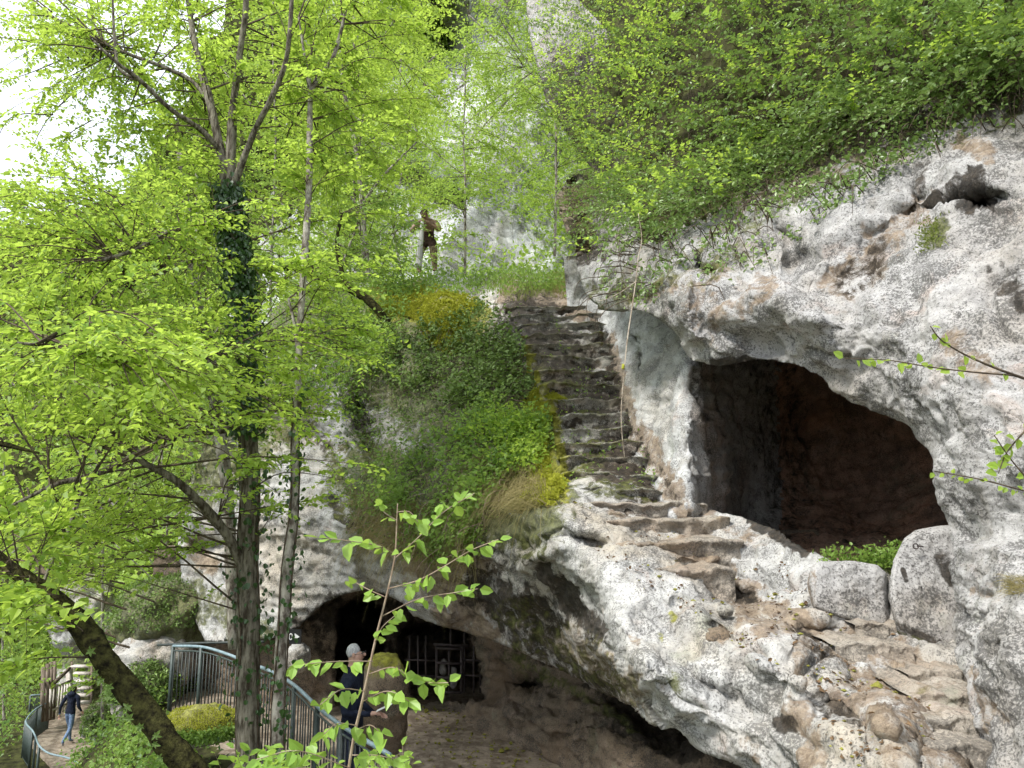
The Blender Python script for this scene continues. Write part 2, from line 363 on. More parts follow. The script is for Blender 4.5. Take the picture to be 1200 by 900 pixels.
        for kk in range(1, rims+1):
            t = kk/rims; dd = base[:, 1]+back*t**1.5*(1 if kk > 1 else .8)
            sh = inward*(t**.8)
            nv = P(bpx+ix*sh, bpy+iy*sh, dd); nv = nv+.10*np.stack([perlin(nv*2+seed), perlin(nv*2+seed+3), perlin(nv*2+seed+6)], -1)
            vv = np.vstack([vv, nv]); ss = np.vstack([ss, ss[bv]]); cur = n0+np.arange(len(bv))+(kk-1)*len(bv)
            pv = prev[remap[be]] if kk > 1 else be
            cv = cur[remap[be]]
            faces.append(np.stack([be[:, 1] if kk == 1 else prev[remap[be[:, 1]]], be[:, 0] if kk == 1 else prev[remap[be[:, 0]]], cur[remap[be[:, 0]]], cur[remap[be[:, 1]]]], -1))
            prev = cur
    o = mesh_np(name, vv, faces, mat_)
    at = o.data.color_attributes.new('stain', 'FLOAT_COLOR', 'POINT'); at.data.foreach_set('color', ss.astype(np.float32).ravel())
    tag(o, kind='structure')
    return dict(o=o, v=vv[:used.sum()], n=nrm[used], px=uX, py=uY)

MO, BR, DK, YE = 0, 1, 2, 3  # dark serves both real stains and shade painted into recesses
# right-hand wall with its overhanging brow and the mouth of the upper cave
mouth = [(806, 421), (795, 400), (788, 388), (770, 372), (748, 362), (728, 366), (705, 362), (688, 345), (678, 320), (672, 285), (655, 250), (655, 225), (668, 205), (690, 195), (640, 120), (620, 40), (600, -160),
         (1500, -160), (1500, 1080), (1180, 1080), (1166, 905), (1158, 865), (1148, 830), (1136, 795), (1124, 765), (1117, 735), (1121, 700), (1117, 650), (1111, 612), (1103, 585),
         (1098, 553), (1090, 530), (1078, 508), (1060, 493), (1030, 484), (1000, 474), (975, 460), (950, 441), (925, 430), (895, 421), (868, 425), (845, 430), (828, 427)]
Rp = [(1200, 900, 3.1), (1450, 900, 2.6), (1450, 400, 3.0), (1450, 0, 4.5), (1200, 600, 3.5), (1200, 300, 4.2), (1200, 200, 4.6), (1200, 130, 5.2), (1200, 0, 5.9), (1450, -150, 6), (1170, 890, 3.5), (1150, 820, 3.6), (1120, 740, 3.95), (1130, 650, 3.9),
      (1112, 610, 4.3), (1100, 570, 4.35), (1075, 510, 4.7), (1030, 486, 5.0), (975, 462, 5.25), (930, 436, 5.5), (895, 424, 5.75), (850, 432, 6.0), (808, 420, 6.4), (790, 390, 6.5), (745, 365, 7.3), (700, 360, 8.4), (680, 320, 9.0), (665, 250, 9.8),
      (1100, 500, 4.3), (1050, 400, 4.6), (1000, 300, 5.2), (950, 380, 5.1), (900, 350, 5.5), (850, 380, 5.75), (820, 340, 6.1), (800, 300, 6.8), (740, 320, 7.5), (860, 290, 6.6), (900, 250, 6.8), (960, 230, 6.2), (1040, 200, 5.8), (1100, 160, 5.6), (1000, 160, 6.8), (900, 180, 8.2), (800, 230, 8.3), (740, 260, 9.0),
      (700, 200, 11.5), (700, 100, 12.6), (800, 100, 9.9), (900, 100, 8.4), (1000, 80, 7.2), (1100, 60, 6.4), (640, 0, 17), (800, 0, 11.5), (1000, 0, 8.), (650, -150, 21), (1000, -150, 10)]
R = rock_layer('cliff_wall', mouth, Rp, M['rockR'], step=2.0, back=3.4, inward=34, rims=8, seed=1.7, pockets=[([(1098, 246), (1112, 230), (1130, 221), (1160, 216), (1178, 222), (1180, 236), (1166, 247), (1145, 251), (1124, 246), (1108, 252)], .28, 7), ([(1126, 240), (1140, 233), (1160, 233), (1168, 239), (1158, 247), (1138, 248)], .35, 4)],
    dents=[((985, 330), (1085, 245), 30, .26, 1), ((925, 305), (945, 300), 12, .3, 1), ((823, 310), (826, 316), 9, .35, 2),
           ((912, 270), (925, 285), 14, .25, 1), ((880, 335), (950, 370), 26, -.15, 1), ((700, 350), (780, 372), 10, -.1, 1), ((672, 215), (692, 285), 20, 2.2, 1), ((1160, 560), (1200, 500), 40, -.15, 1), ((800, 345), (812, 395), 12, -.22, 1), ((835, 390), (900, 405), 12, .12, 1),
           ((960, 150), (1010, 140), 14, .5, 1), ((860, 190), (960, 160), 22, .5, 1)],
    stains_shade=[(BR, (985, 325), (1085, 250), 26, .6), (DK, (990, 330), (1035, 295), 17, .6), (DK, (1100, 240), (1155, 215), 9, .85), (DK, (1132, 240), (1160, 238), 12, 1), (BR, (810, 330), (840, 385), 24, .45), (BR, (850, 365), (900, 330), 20, .5), (MO, (700, 350), (860, 300), 26, .5), (BR, (735, 350), (850, 320), 15, .5),  # strongest dark marks paint the shade inside the small right-hand hollow
            (MO, (1090, 290), (1105, 270), 12, .7), (DK, (672, 225), (690, 300), 22, .95), (BR, (655, 235), (665, 290), 16, .8), (DK, (860, 205), (1190, 112), 24, .8), (DK, (700, 150), (1200, 20), 120, .9), (MO, (700, 170), (1200, 40), 130, .5), (BR, (850, 225), (1190, 90), 40, .6), (BR, (800, 220), (1000, 170), 30, .8), (MO, (870, 270), (940, 230), 18, .5), (BR, (1130, 170), (1160, 190), 18, .6),  # dark marks paint shade into the stair recess and beneath the shrub fringe
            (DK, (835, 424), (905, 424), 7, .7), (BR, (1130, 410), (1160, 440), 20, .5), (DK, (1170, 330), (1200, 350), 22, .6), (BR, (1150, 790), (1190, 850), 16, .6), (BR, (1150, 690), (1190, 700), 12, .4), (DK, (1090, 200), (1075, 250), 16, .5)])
# the recessed pale side wall of the stairs, turning into the cave chamber
paint_later = True
W = rock_layer('cave_chamber_wall', [(660, 300), (1260, 300), (1260, 760), (800, 700), (780, 640), (735, 600), (700, 520), (670, 420)],
    [(690, 360, 11.9), (722, 400, 10.7), (738, 450, 9.65), (750, 500, 8.65), (765, 550, 7.7), (790, 590, 6.85), (765, 400, 9.3), (790, 420, 8.1), (790, 500, 7.3), (805, 430, 7.3), (808, 500, 6.95), (810, 560, 6.75), (812, 600, 6.65),
     (822, 440, 7.6), (825, 520, 7.3), (828, 590, 7.05), (850, 500, 8.1), (850, 600, 7.9), (890, 500, 9.3), (890, 620, 8.9), (930, 500, 10.2), (1000, 520, 10.0), (1060, 560, 9.2), (1110, 580, 8.4), (1200, 600, 7.6), (1000, 620, 8.7), (1060, 640, 7.6), (1000, 660, 6.4), (900, 660, 6.9), (1100, 660, 6.2),
     (1000, 330, 9), (1200, 330, 7), (850, 340, 8.8), (1000, 740, 5.8), (1200, 740, 5.5), (700, 320, 11.5)],
    M['cave'], step=2.4, back=1., inward=10, rims=2, seed=5.1, c=.2, stretch=(1, 1, .35),
    amp=((.9, .16, 3, False), (4., .08, 4, True), (14., .035, 3, False)),
    dents=[((1027, 340), (1027, 341), 1, 0, 1), ((826, 488), (827, 490), 5, .25, 3), ((745, 400), (752, 440), 6, .2, 1)],
    stains_shade=[(BR, (715, 400), (745, 500), 15, .75), (BR, (745, 500), (800, 595), 17, .75), (DK, (708, 390), (740, 500), 8, .6), (DK, (740, 500), (795, 592), 8, .5), (DK, (905, 430), (930, 640), 40, .45), (DK, (960, 620), (1100, 640), 20, .4)])
# the pale flank is a cleaner stone: a second slot
def paint_faces(L, poly, m_, ):
    o = L['o']; me = o.data; me.materials.append(m_); k = len(me.materials)-1
    co = np.zeros(len(me.vertices)*3, np.float32); me.vertices.foreach_get('co', co); px, py = proj(co.reshape(-1, 3))
    ids = np.zeros(len(me.loops), np.int32); me.loops.foreach_get('vertex_index', ids)
    ls = np.zeros(len(me.polygons), np.int32); me.polygons.foreach_get('loop_start', ls); v0 = ids[ls]
    mi = np.zeros(len(me.polygons), np.int32); me.polygons.foreach_get('material_index', mi)
    jx = 7*perlin(np.stack([px[v0]/9, py[v0]/9, 0*py[v0]], -1))
    mi[pip(px[v0]+jx, py[v0]+jx, poly)] = k; me.polygons.foreach_set('material_index', mi)
M['caveback'] = rock_material('reddish_cave_rock', light=(.50, .32, .23), warm=(.60, .34, .22), speck=.6, grit=.35)
paint_faces(W, [(905, 380), (1300, 300), (1300, 800), (880, 800), (915, 600)], M['caveback'])
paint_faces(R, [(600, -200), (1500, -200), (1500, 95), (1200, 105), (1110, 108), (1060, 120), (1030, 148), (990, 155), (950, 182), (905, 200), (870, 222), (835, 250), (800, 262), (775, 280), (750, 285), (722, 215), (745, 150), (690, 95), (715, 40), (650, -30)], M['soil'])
paint_faces(W, [(640, 300), (835, 330), (812, 430), (808, 500), (812, 600), (815, 640), (700, 640), (640, 500)], M['whitewall'])

# big mass: ridge, planted slope, staircase bed, pale ledge and its underside
FCpoly = [(300, 400), (330, 350), (380, 335), (430, 338), (470, 330), (500, 324), (560, 326), (600, 322), (650, 326), (690, 318), (730, 330), (745, 380), (745, 430), (752, 470), (765, 520), (785, 558), (806, 588), (830, 596), (868, 604), (905, 618), (938, 640),
          (962, 654), (1000, 662), (1045, 655), (1120, 640), (1250, 650), (1400, 700), (1400, 1080), (1020, 1080), (900, 925), (872, 905), (850, 892), (815, 878), (785, 860), (760, 846), (735, 826), (700, 806), (660, 786), (620, 768), (590, 757), (565, 748), (540, 739), (510, 731),
          (486, 722), (470, 706), (455, 697), (430, 690), (405, 696), (380, 707), (350, 735), (320, 748), (275, 752), (240, 752), (215, 700), (208, 640), (225, 560), (255, 480)]
FCp = [(300, 400, 14), (380, 340, 16), (450, 345, 15), (500, 330, 18), (560, 330, 18), (640, 330, 16), (700, 335, 13.5), (600, 352, 12.8), (690, 352, 12.4), (740, 380, 11.8), (520, 350, 13.8), (500, 380, 12.8), (560, 400, 12), (620, 400, 11.0), (710, 400, 11.2),
       (590, 450, 10.6), (640, 450, 10.0), (735, 450, 10.0), (500, 450, 11.6), (440, 430, 12.5), (380, 450, 12.8), (330, 480, 12.6), (300, 560, 12.2), (250, 600, 13.0), (230, 700, 13.2), (300, 700, 12.0), (350, 640, 11.4), (400, 560, 11.6), (400, 650, 11.0), (430, 500, 12.0),
       (480, 560, 10.2), (520, 520, 10.0), (560, 560, 9.2), (600, 520, 9.4), (640, 520, 8.9), (760, 530, 8.3), (620, 600, 7.5), (560, 640, 8.6), (500, 620, 9.4), (450, 640, 9.9), (440, 690, 10.8), (500, 700, 9.6), (560, 720, 9.2),
       (660, 580, 7.2), (790, 590, 7.2), (650, 605, 6.5), (670, 620, 6.2), (700, 640, 6.0), (690, 680, 5.75), (710, 740, 5.3), (740, 800, 4.85), (770, 840, 4.65), (820, 870, 4.35), (860, 890, 4.15), (900, 915, 4.0), (960, 1000, 3.7),
       (630, 650, 7.1), (650, 690, 7.3), (670, 730, 7.4), (610, 700, 8.0), (620, 750, 8.4), (690, 780, 7.2), (720, 805, 6.6), (740, 822, 5.9), (580, 680, 8.6), (590, 740, 8.9),
       (740, 640, 5.9), (760, 670, 5.4), (790, 700, 5.05), (760, 740, 4.95), (800, 760, 4.7), (830, 720, 4.75), (850, 790, 4.3), (900, 800, 4.05), (930, 860, 3.75), (960, 900, 3.5), (930, 780, 4.1), (880, 740, 4.6), (1000, 860, 3.45), (1050, 900, 3.2), (1060, 850, 3.55),
       (850, 600, 6.6), (870, 640, 6.0), (830, 650, 6.0), (840, 690, 5.5), (900, 640, 5.8), (910, 690, 5.4), (880, 715, 5.15), (945, 660, 5.25), (935, 690, 5.0), (950, 720, 4.8), (1000, 670, 5.2), (1000, 740, 4.7), (950, 760, 4.55), (1050, 760, 4.5), (1000, 800, 4.15), (1050, 800, 4.1), (1100, 780, 4.25), (1130, 830, 3.85),
       (1090, 860, 3.6), (1130, 900, 3.4), (1200, 900, 3.6), (1200, 700, 4.6), (1120, 660, 5.0), (1350, 800, 4.4), (1350, 1050, 3.2), (1100, 1050, 2.9)]
FC = rock_layer('rock_mass', FCpoly, FCp, M['rock'], step=1.9, back=5.5, inward=60, rims=10, seed=2.9, c=.22,
    pit=.035, strata=.03, crease=.09, amp=((.8, .11, 3, False), (2.6, .06, 4, True), (10., .028, 4, False)),
    dents=[((965, 830), (1010, 850), 20, .13, 1), ((985, 800), (1015, 825), 12, .2, 1), ((760, 700), (790, 705), 12, .03, 1), ((845, 680), (880, 700), 16, .25, 1), ((800, 660), (815, 665), 9, .15, 1), ((830, 735), (855, 750), 10, .12, 1),
           ((665, 608), (740, 640), 10, -.12, 1), ((660, 628), (700, 640), 7, .25, 1), ((720, 740), (790, 790), 12, -.1, 1), ((780, 775), (860, 820), 12, .13, 1), ((870, 730), (905, 760), 20, -.16, 1), ((900, 780), (940, 800), 16, -.15, 1), ((795, 700), (800, 705), 6, .08, 1),
           ((940, 770), (1040, 850), 13, -.16, 1), ((1040, 850), (1050, 900), 14, -.15, 1), ((680, 690), (720, 760), 10, .3, 1), ((655, 720), (700, 770), 9, -.25, 1), ((610, 660), (650, 640), 12, -.2, 1), ((480, 700), (530, 725), 12, -.3, 1), ((430, 640), (445, 690), 14, .35, 1),
           ((360, 520), (420, 530), 24, .3, 1), ((340, 600), (400, 610), 20, -.2, 1), ((230, 640), (260, 640), 12, .5, 1), ((395, 590), (402, 610), 8, .3, 1), ((420, 480), (440, 540), 14, .4, 1), ((300, 640), (380, 650), 12, .15, 1)],
    terraces=[([(980, 760), (1120, 770), (1160, 900), (1070, 920), (1030, 840)], .13, 2.6), ([(830, 640), (900, 680), (1000, 740), (980, 790), (900, 740), (820, 690)], .10, 2.2)],
    stains_shade=[(DK, (560, 690), (640, 730), 34, .75), (MO, (600, 720), (735, 810), 34, .42), (BR, (600, 720), (735, 810), 36, .6), (DK, (640, 670), (700, 745), 17, .8), (DK, (590, 735), (720, 812), 12, .7), (BR, (500, 660), (560, 740), 34, .75), (BR, (430, 620), (560, 660), 26, .7), (DK, (590, 650), (630, 640), 26, .45),
            (MO, (440, 380), (620, 520), 90, .95), (MO, (430, 560), (620, 600), 60, .8), (YE, (450, 350), (555, 375), 28, .8), (YE, (620, 470), (650, 580), 18, .9), (MO, (330, 360), (420, 380), 60, .9), (DK, (700, 350), (745, 420), 22, .6), (BR, (600, 345), (740, 370), 22, .9), (DK, (620, 380), (740, 560), 50, .8), (BR, (650, 500), (770, 580), 34, .7),
            (BR, (850, 610), (905, 640), 22, .35), (DK, (880, 606), (945, 650), 9, 1.), (BR, (800, 640), (880, 700), 22, .75), (DK, (845, 685), (880, 700), 14, .8), (BR, (880, 720), (1060, 790), 30, .72), (DK, (930, 745), (970, 775), 13, .6), (BR, (1000, 820), (1150, 900), 46, .66), (DK, (1080, 870), (1140, 890), 26, .55), (DK, (962, 828), (1005, 850), 22, .6), (BR, (930, 830), (960, 890), 18, .75), (DK, (905, 842), (925, 850), 12, .9),  # dark marks over the ledge dents and old pit are painted shade
            (BR, (845, 745), (850, 750), 12, .8), (YE, (787, 716), (789, 724), 7, .6), (YE, (773, 742), (774, 744), 6, .6), (BR, (740, 745), (745, 750), 8, .6), (BR, (870, 870), (885, 890), 12, .6), (BR, (925, 740), (945, 800), 11, .55), (BR, (860, 730), (900, 745), 9, .5), (MO, (780, 790), (830, 830), 16, .35), (MO, (1000, 665), (1060, 668), 8, .7),
            (DK, (420, 470), (440, 560), 15, .6), (DK, (370, 500), (400, 560), 14, .5), (BR, (330, 510), (400, 525), 12, .5), (DK, (345, 735), (400, 705), 14, .7), (BR, (225, 640), (245, 660), 16, .8), (MO, (215, 560), (330, 480), 60, .7), (MO, (230, 700), (300, 740), 30, .6), (DK, (390, 590), (410, 615), 7, .8), (DK, (1010, 660), (1120, 700), 12, .5), (BR, (720, 600), (830, 600), 12, .6), (MO, (700, 575), (800, 590), 12, .6)])  # dark marks on the left rock's dents paint their shade
# back wall of the lower grotto, with the black opening and the barred recess
G = rock_layer('grotto_wall', [(180, 640), (960, 620), (960, 960), (180, 960)],
    [(200, 700, 14.2), (200, 820, 13.8), (300, 760, 12.7), (340, 780, 12.3), (380, 740, 12.3), (385, 800, 12.4), (460, 740, 12.6), (460, 800, 12.2), (520, 740, 12.9), (520, 815, 12.7), (565, 760, 11.8), (575, 800, 11.7), (600, 780, 11.2), (600, 815, 11.0), (640, 800, 10.6), (640, 838, 10.1), (700, 820, 9.6), (700, 862, 8.9), (740, 860, 8.6),
     (800, 850, 8.4), (850, 880, 7.6), (900, 900, 7.2), (560, 822, 11.6), (620, 850, 10.3), (680, 880, 9.4), (760, 900, 8.2), (700, 760, 9.8), (800, 780, 9.), (950, 700, 8), (950, 950, 6.6), (480, 660, 12.4), (300, 660, 13), (700, 660, 10), (400, 940, 12), (600, 940, 10.6), (200, 940, 13)],
    M['earthrock'], step=2.4, back=.5, inward=5, rims=1, seed=8.3, c=.25,
    amp=((1.1, .16, 3, False), (3.5, .10, 4, True), (12., .03, 3, False)),
    pockets=[([(393, 712), (405, 703), (430, 700), (448, 712), (452, 760), (455, 830), (392, 830)], 6.5, 8), ([(466, 745), (480, 732), (520, 728), (548, 740), (560, 765), (567, 790), (566, 822), (468, 818)], 3.2, 6)],
    dents=[((620, 800), (625, 802), 14, .5, 1), ((597, 800), (625, 798), 9, .3, 1), ((730, 825), (800, 850), 22, .4, 1), ((560, 830), (700, 850), 10, -.18, 1), ((640, 856), (690, 872), 8, -.15, 1), ((600, 826), (660, 836), 7, .12, 1)],
    stains_shade=[(DK, (400, 720), (540, 725), 30, .8), (DK, (350, 700), (390, 780), 18, .55), (DK, (455, 740), (465, 800), 16, .8), (MO, (600, 770), (740, 850), 12, .5), (DK, (740, 840), (950, 900), 34, .95), (DK, (700, 800), (730, 850), 18, .6), (DK, (595, 765), (650, 775), 10, .5), (DK, (612, 800), (630, 802), 12, .8)])  # dark band under the ledge and spot in the hollow are painted shadow
# far pale cliff
FarC = rock_layer('far_cliff', [(300, -220), (820, -220), (820, 400), (300, 420)],
    [(320, -200, 44), (480, -100, 38), (500, 0, 33), (520, 30, 37), (600, 0, 30), (720, 0, 28), (800, -100, 30), (480, 150, 34), (560, 150, 29), (640, 150, 27), (500, 260, 31), (560, 290, 27), (640, 300, 25), (400, 200, 38), (400, 350, 34), (600, 380, 24), (760, 350, 24), (340, 0, 42), (800, 150, 26)],
    M['farcliff'], step=3.2, pit=.4, strata=.2, grain=.05, crease=.5, back=3, inward=10, rims=2, seed=12.1, stretch=(1, 1, .4),
    amp=((.14, 2.4, 4, False), (.5, .8, 4, True), (2.2, .22, 4, False)),
    dents=[((515, 0), (520, 60), 22, 4, 1), ((400, 50), (440, 90), 20, 3, 1), ((470, 215), (540, 235), 18, 2.5, 1)],
    stains_shade=[(DK, (512, -10), (518, 66), 18, .85), (DK, (455, 95), (540, 100), 12, .5), (DK, (495, 205), (545, 240), 14, .7), (BR, (580, 0), (600, 6), 10, .6), (MO, (380, 100), (470, 200), 40, .5), (MO, (640, 100), (760, 300), 60, .5)])  # dark marks deepen the cliff hollows with painted shade
# wooded hillside on the left
Hill = rock_layer('hillside', [(-700, 330), (-200, 290), (60, 262), (150, 225), (215, 130), (260, 20), (300, -220), (430, -220), (470, 120), (480, 480), (420, 700), (200, 860), (-700, 900)],
    [(-700, 350, 60), (-200, 320, 52), (60, 280, 46), (150, 240, 44), (240, 100, 42), (300, -100, 44), (420, -100, 42), (450, 200, 38), (450, 500, 30), (400, 680, 26), (200, 500, 34), (60, 500, 38), (60, 700, 32), (200, 700, 26), (100, 780, 31), (-200, 800, 36), (-700, 800, 50), (200, 840, 24)],
    M['soil'], step=5, pit=.3, strata=0., grain=0., back=6, inward=20, rims=2, seed=15.7, amp=((.2, 1.6, 4, False), (.8, .5, 4, True)))

# ---------------------------------------------------------------- ground
def rail_s(x, y):
    # distance to the left of the railing line
    a = np.array([-0.6, 6.0]); b = np.array([-5.3, 12.2]); ab = (b-a)/np.linalg.norm(b-a)
    nx_, ny_ = -ab[1], ab[0]
    return (x-a[0])*nx_+(y-a[1])*ny_
def ground_z(x, y):
    s = -(-rail_s(x, y)); s = rail_s(x, y); s = np.where(x < 0, s, s)
    d = np.abs(s)*np.sign(s)
    z = -3.3-4.3*sstep(.25, 6.5, d)
    z = z-1.0*sstep(6., 1.5, y)*sstep(-2, 2, x)*0
    return z
_s_test = float(rail_s(-10., 8.))
SG = 1. if _s_test > 0 else -1.
def ground_z(x, y):
    s = np.maximum(SG*rail_s(x, y), -5.5-np.asarray(x)+0*np.asarray(y))
    return -3.3-4.3*sstep(.25, 3.6, s)
def axis(lo, hi, a, b, fine, coarse):
    return np.unique(np.concatenate([np.arange(lo, a, coarse), np.arange(a, b, fine), np.arange(b, hi+coarse, coarse)]))
gx_ = axis(-400, 400, -20, 9, .10, 12.); gy_ = axis(-400, 400, -3, 28, .10, 12.)
GX, GY = np.meshgrid(gx_, gy_); GZ = ground_z(GX, GY)
pth = np.exp(-((GX+12.8)**2)/40)
gp = np.stack([GX, GY, GZ], -1); s_ = sstep(.1, 1.5, SG*rail_s(GX, GY))
GZ = GZ+(.015+.10*s_)*fbm(gp, .9, 4)+.025*fbm(gp, 4., 3, True)*(1-s_*.5)-.15*sstep(60, 200, np.hypot(GX, GY))
nn = GX.shape; ii = np.arange(nn[0]*nn[1]).reshape(nn)
gq = np.stack([ii[:-1, :-1], ii[:-1, 1:], ii[1:, 1:], ii[1:, :-1]], -1).reshape(-1, 4)
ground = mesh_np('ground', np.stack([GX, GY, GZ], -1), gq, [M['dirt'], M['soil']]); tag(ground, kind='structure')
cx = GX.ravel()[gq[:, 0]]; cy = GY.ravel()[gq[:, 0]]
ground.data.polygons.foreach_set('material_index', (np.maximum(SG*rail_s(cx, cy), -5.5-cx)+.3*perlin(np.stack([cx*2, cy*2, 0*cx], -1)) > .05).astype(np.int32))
# lower path
pp = [PZ(x, y, -7.5) for x, y in ((27, 853), (52, 838), (84, 826), (106, 825), (108, 840), (116, 858), (134, 880), (160, 915), (90, 925), (56, 892), (40, 876))]
pv = np.array(pp); c_ = pv.mean(0)
mb = MB(); rings = []
for k, t in enumerate(np.linspace(0, 1, 14)): rings.append(c_+(pv-c_)*t)
rings = np.array(rings); m_ = len(pv); rings, _ = rings, 0
# refine the outline and give it a thickness and a worn surface
def dens(a, k): return np.concatenate([a[i]+(a[(i+1) % len(a)]-a[i])*np.linspace(0, 1, k, endpoint=False)[:, None] for i in range(len(a))])
pd_ = dens(pv, 8); RR = np.array([c_+(pd_-c_)*t for t in np.linspace(0.02, 1, 24)]); RR[..., 2] += .03*fbm(RR, 2., 3)+.0
RR = np.concatenate([RR, (RR[-1]-np.array([0, 0, .4]))[None]]); m_ = len(pd_)
f_ = [(i*m_+j, i*m_+(j+1) % m_, (i+1)*m_+(j+1) % m_, (i+1)*m_+j) for i in range(len(RR)-1) for j in range(m_)]
path = mesh_np('path', RR, np.array(f_), M['dirt']); tag(path, kind='structure')

# ---------------------------------------------------------------- rounded rocks
def blob(name, c, size, m_, seed=0., rough=.25, f=1.6, rot=0., n=5, parent=None, flat=0, square=1., fine=.03):
    bm = bmesh.new(); bmesh.ops.create_icosphere(bm, subdivisions=n, radius=1); bm.verts.ensure_lookup_table()
    v = np.array([q.co for q in bm.verts]); fc = np.array([[q.index for q in g.verts] for g in bm.faces]); bm.free()
    if square != 1.: v = np.sign(v)*np.abs(v)**square; v /= np.abs(v).max()
    u = v/np.linalg.norm(v, axis=1)[:, None]; sz = np.array(size, float); w = v*sz
    w = w+u*(rough*sz.mean()*fbm(w, f/sz.mean(), 4, True, seed)+fine*fbm(w, 9, 3, False, seed))[:, None]
    cs, sn = math.cos(rot), math.sin(rot); w[:, :2] = w[:, :2]@np.array([[cs, sn], [-sn, cs]])
    o = mesh_np(name, w, fc, m_); o.location = [float(q) for q in c]
    at = o.data.color_attributes.new('stain', 'FLOAT_COLOR', 'POINT'); o['tmp'] = 0; del o['tmp']
    if parent: setp(o, parent)
    return o, w
def stain_up(o, w, ch, thr, s=1., side=None):
    a = np.zeros((len(w), 4), np.float32); z = (w[:, 2]-w[:, 2].min())/(np.ptp(w[:, 2])+1e-6)
    a[:, ch] = s*sstep(thr-.2, thr+.2, z); 
    if side is not None: a[:, side[0]] = side[1]
    o.data.color_attributes['stain'].data.foreach_set('color', a.ravel())
MOSSY = []
def rockthing(name, label, cat, px, py, d, sz, m_, **k):
    ch = k.pop('stain', (MO, .6, .9)); side = k.pop('side', None)
    o, w = blob(name, P(px, py, d), sz, m_, **k); stain_up(o, w, *ch, side=side); tag(o, label, cat); MOSSY.append((o, w)); return o
rockthing('boulder', 'brown upright boulder with mossy top beside the man in the dark sweater', 'boulder', 449, 828, 8.9, (.27, .26, .56), M['earthrock'], seed=3., square=.8, rough=.2, stain=(YE, .85, .85))
rockthing('boulder', 'large moss-covered boulder under the left foliage, left of the railing', 'boulder', 200, 722, 13.6, (.85, .8, .62), M['rock'], seed=6., rough=.35, stain=(MO, .12, 1.))
rockthing('boulder', 'low boulder with bright yellow moss cushion below the railing', 'boulder', 236, 850, 9.6, (.46, .40, .20), M['rock'], seed=9., rough=.2, stain=(YE, .55, 1.))
rockthing('boulder', 'pale grey angular rock just under the big mossy boulder', 'boulder', 183, 775, 13.2, (.62, .6, .42), M['rock'], seed=11., rough=.4, square=.75, stain=(BR, .8, .5))
rockthing('boulder', 'tall white limestone outcrop above the wooden landing fence', 'boulder', 103, 722, 27, (1.1, 1.1, 1.3), M['rock'], seed=14., rough=.35, stain=(MO, .7, .7))
rockthing('boulder', 'grey rock beside the landing fence at its right end', 'boulder', 138, 752, 23, (.7, .7, .55), M['rock'], seed=15., rough=.4, stain=(BR, .6, .6))
rockthing('boulder', 'rough bank of rock bordering the lower path behind the leaning trunk', 'boulder', 130, 842, 20.5, (.38, 1.0, .5), M['rock'], seed=19., rough=.45, stain=(MO, .55, .8))
rockthing('boulder', 'creviced grey rock between the leaning trunk and the railing foot', 'boulder', 168, 812, 12.6, (.45, .5, .4), M['rock'], seed=21., rough=.4, stain=(MO, .5, .9))
rockthing('boulder', 'grey rock bank carrying the two slatted fences on the landing', 'boulder', 118, 795, 30.5, (1.7, 1.1, 1.15), M['rock'], seed=29., rough=.35, stain=(MO, .6, .8))
rockthing('boulder', 'pale square rock under the little black sign', 'boulder', 349, 771, 11.7, (.17, .2, .2), M['rock'], seed=23., rough=.15, square=.7, stain=(BR, .9, .4))
rockthing('cobble', 'rounded ochre brown cobble set in the pale ledge edge', 'stone', 843, 747, 4.60, (.085, .09, .045), M['earthrock'], seed=25., rough=.4, n=4, stain=(BR, .5, .3))
rockthing('cobble', 'small blue-grey cobble lying on the carved path', 'stone', 848, 716, 4.85, (.055, .06, .035), M['step'], seed=27., rough=.15, n=4, stain=(BR, .9, .1))
# two fitted blocks closing the lip of the upper cave
def block(name, label, corners, d, thick, m_, seed, st):
    c = np.array(corners, float); ctr = c.mean(0)
    K = 90; pts = dens(c, 12); 
    for _ in range(2): pts = .5*pts+.25*np.roll(pts, 1, 0)+.25*np.roll(pts, -1, 0)
    m2 = len(pts); verts = []; dd = []
    for t, o in [(q, 0) for q in np.linspace(.02, 1, 26)]+[(1.0, thick*.25), (1.0, thick*.5), (.98, thick)]:
        xy = ctr+(pts-ctr)*t
        bulge = .05*sstep(.86, 1.0, t)**2 if o == 0 else .05+o
        verts.append(P(xy[:, 0], xy[:, 1], d(xy)+bulge))
    V = np.array(verts); V = V+np.stack([0*V[..., 0], -1+0*V[..., 0], 0*V[..., 0]], -1)*(.03*fbm(V, 4, 4, True, seed)+.012*fbm(V, 16, 3, False, seed))[..., None]
    f = [(i*m2+j, i*m2+(j+1) % m2, (i+1)*m2+(j+1) % m2, (i+1)*m2+j) for i in range(len(V)-1) for j in range(m2)]
    base = V.reshape(-1, 3).mean(0); o = mesh_np(name, V.reshape(-1, 3)-base, np.array(f), m_); o.location = base
    at = o.data.color_attributes.new('stain', 'FLOAT_COLOR', 'POINT'); a = np.zeros((len(V.reshape(-1, 3)), 4), np.float32); px, py = proj(V.reshape(-1, 3))
    for (ch, p1, p2, r, s) in st: q = capsule(px, py, p1, p2)/r; a[:, ch] = np.maximum(a[:, ch], s*(1-sstep(.5, 1.3, q)))
    at.data.foreach_set('color', a.ravel()); tag(o, label, 'stone block'); return o
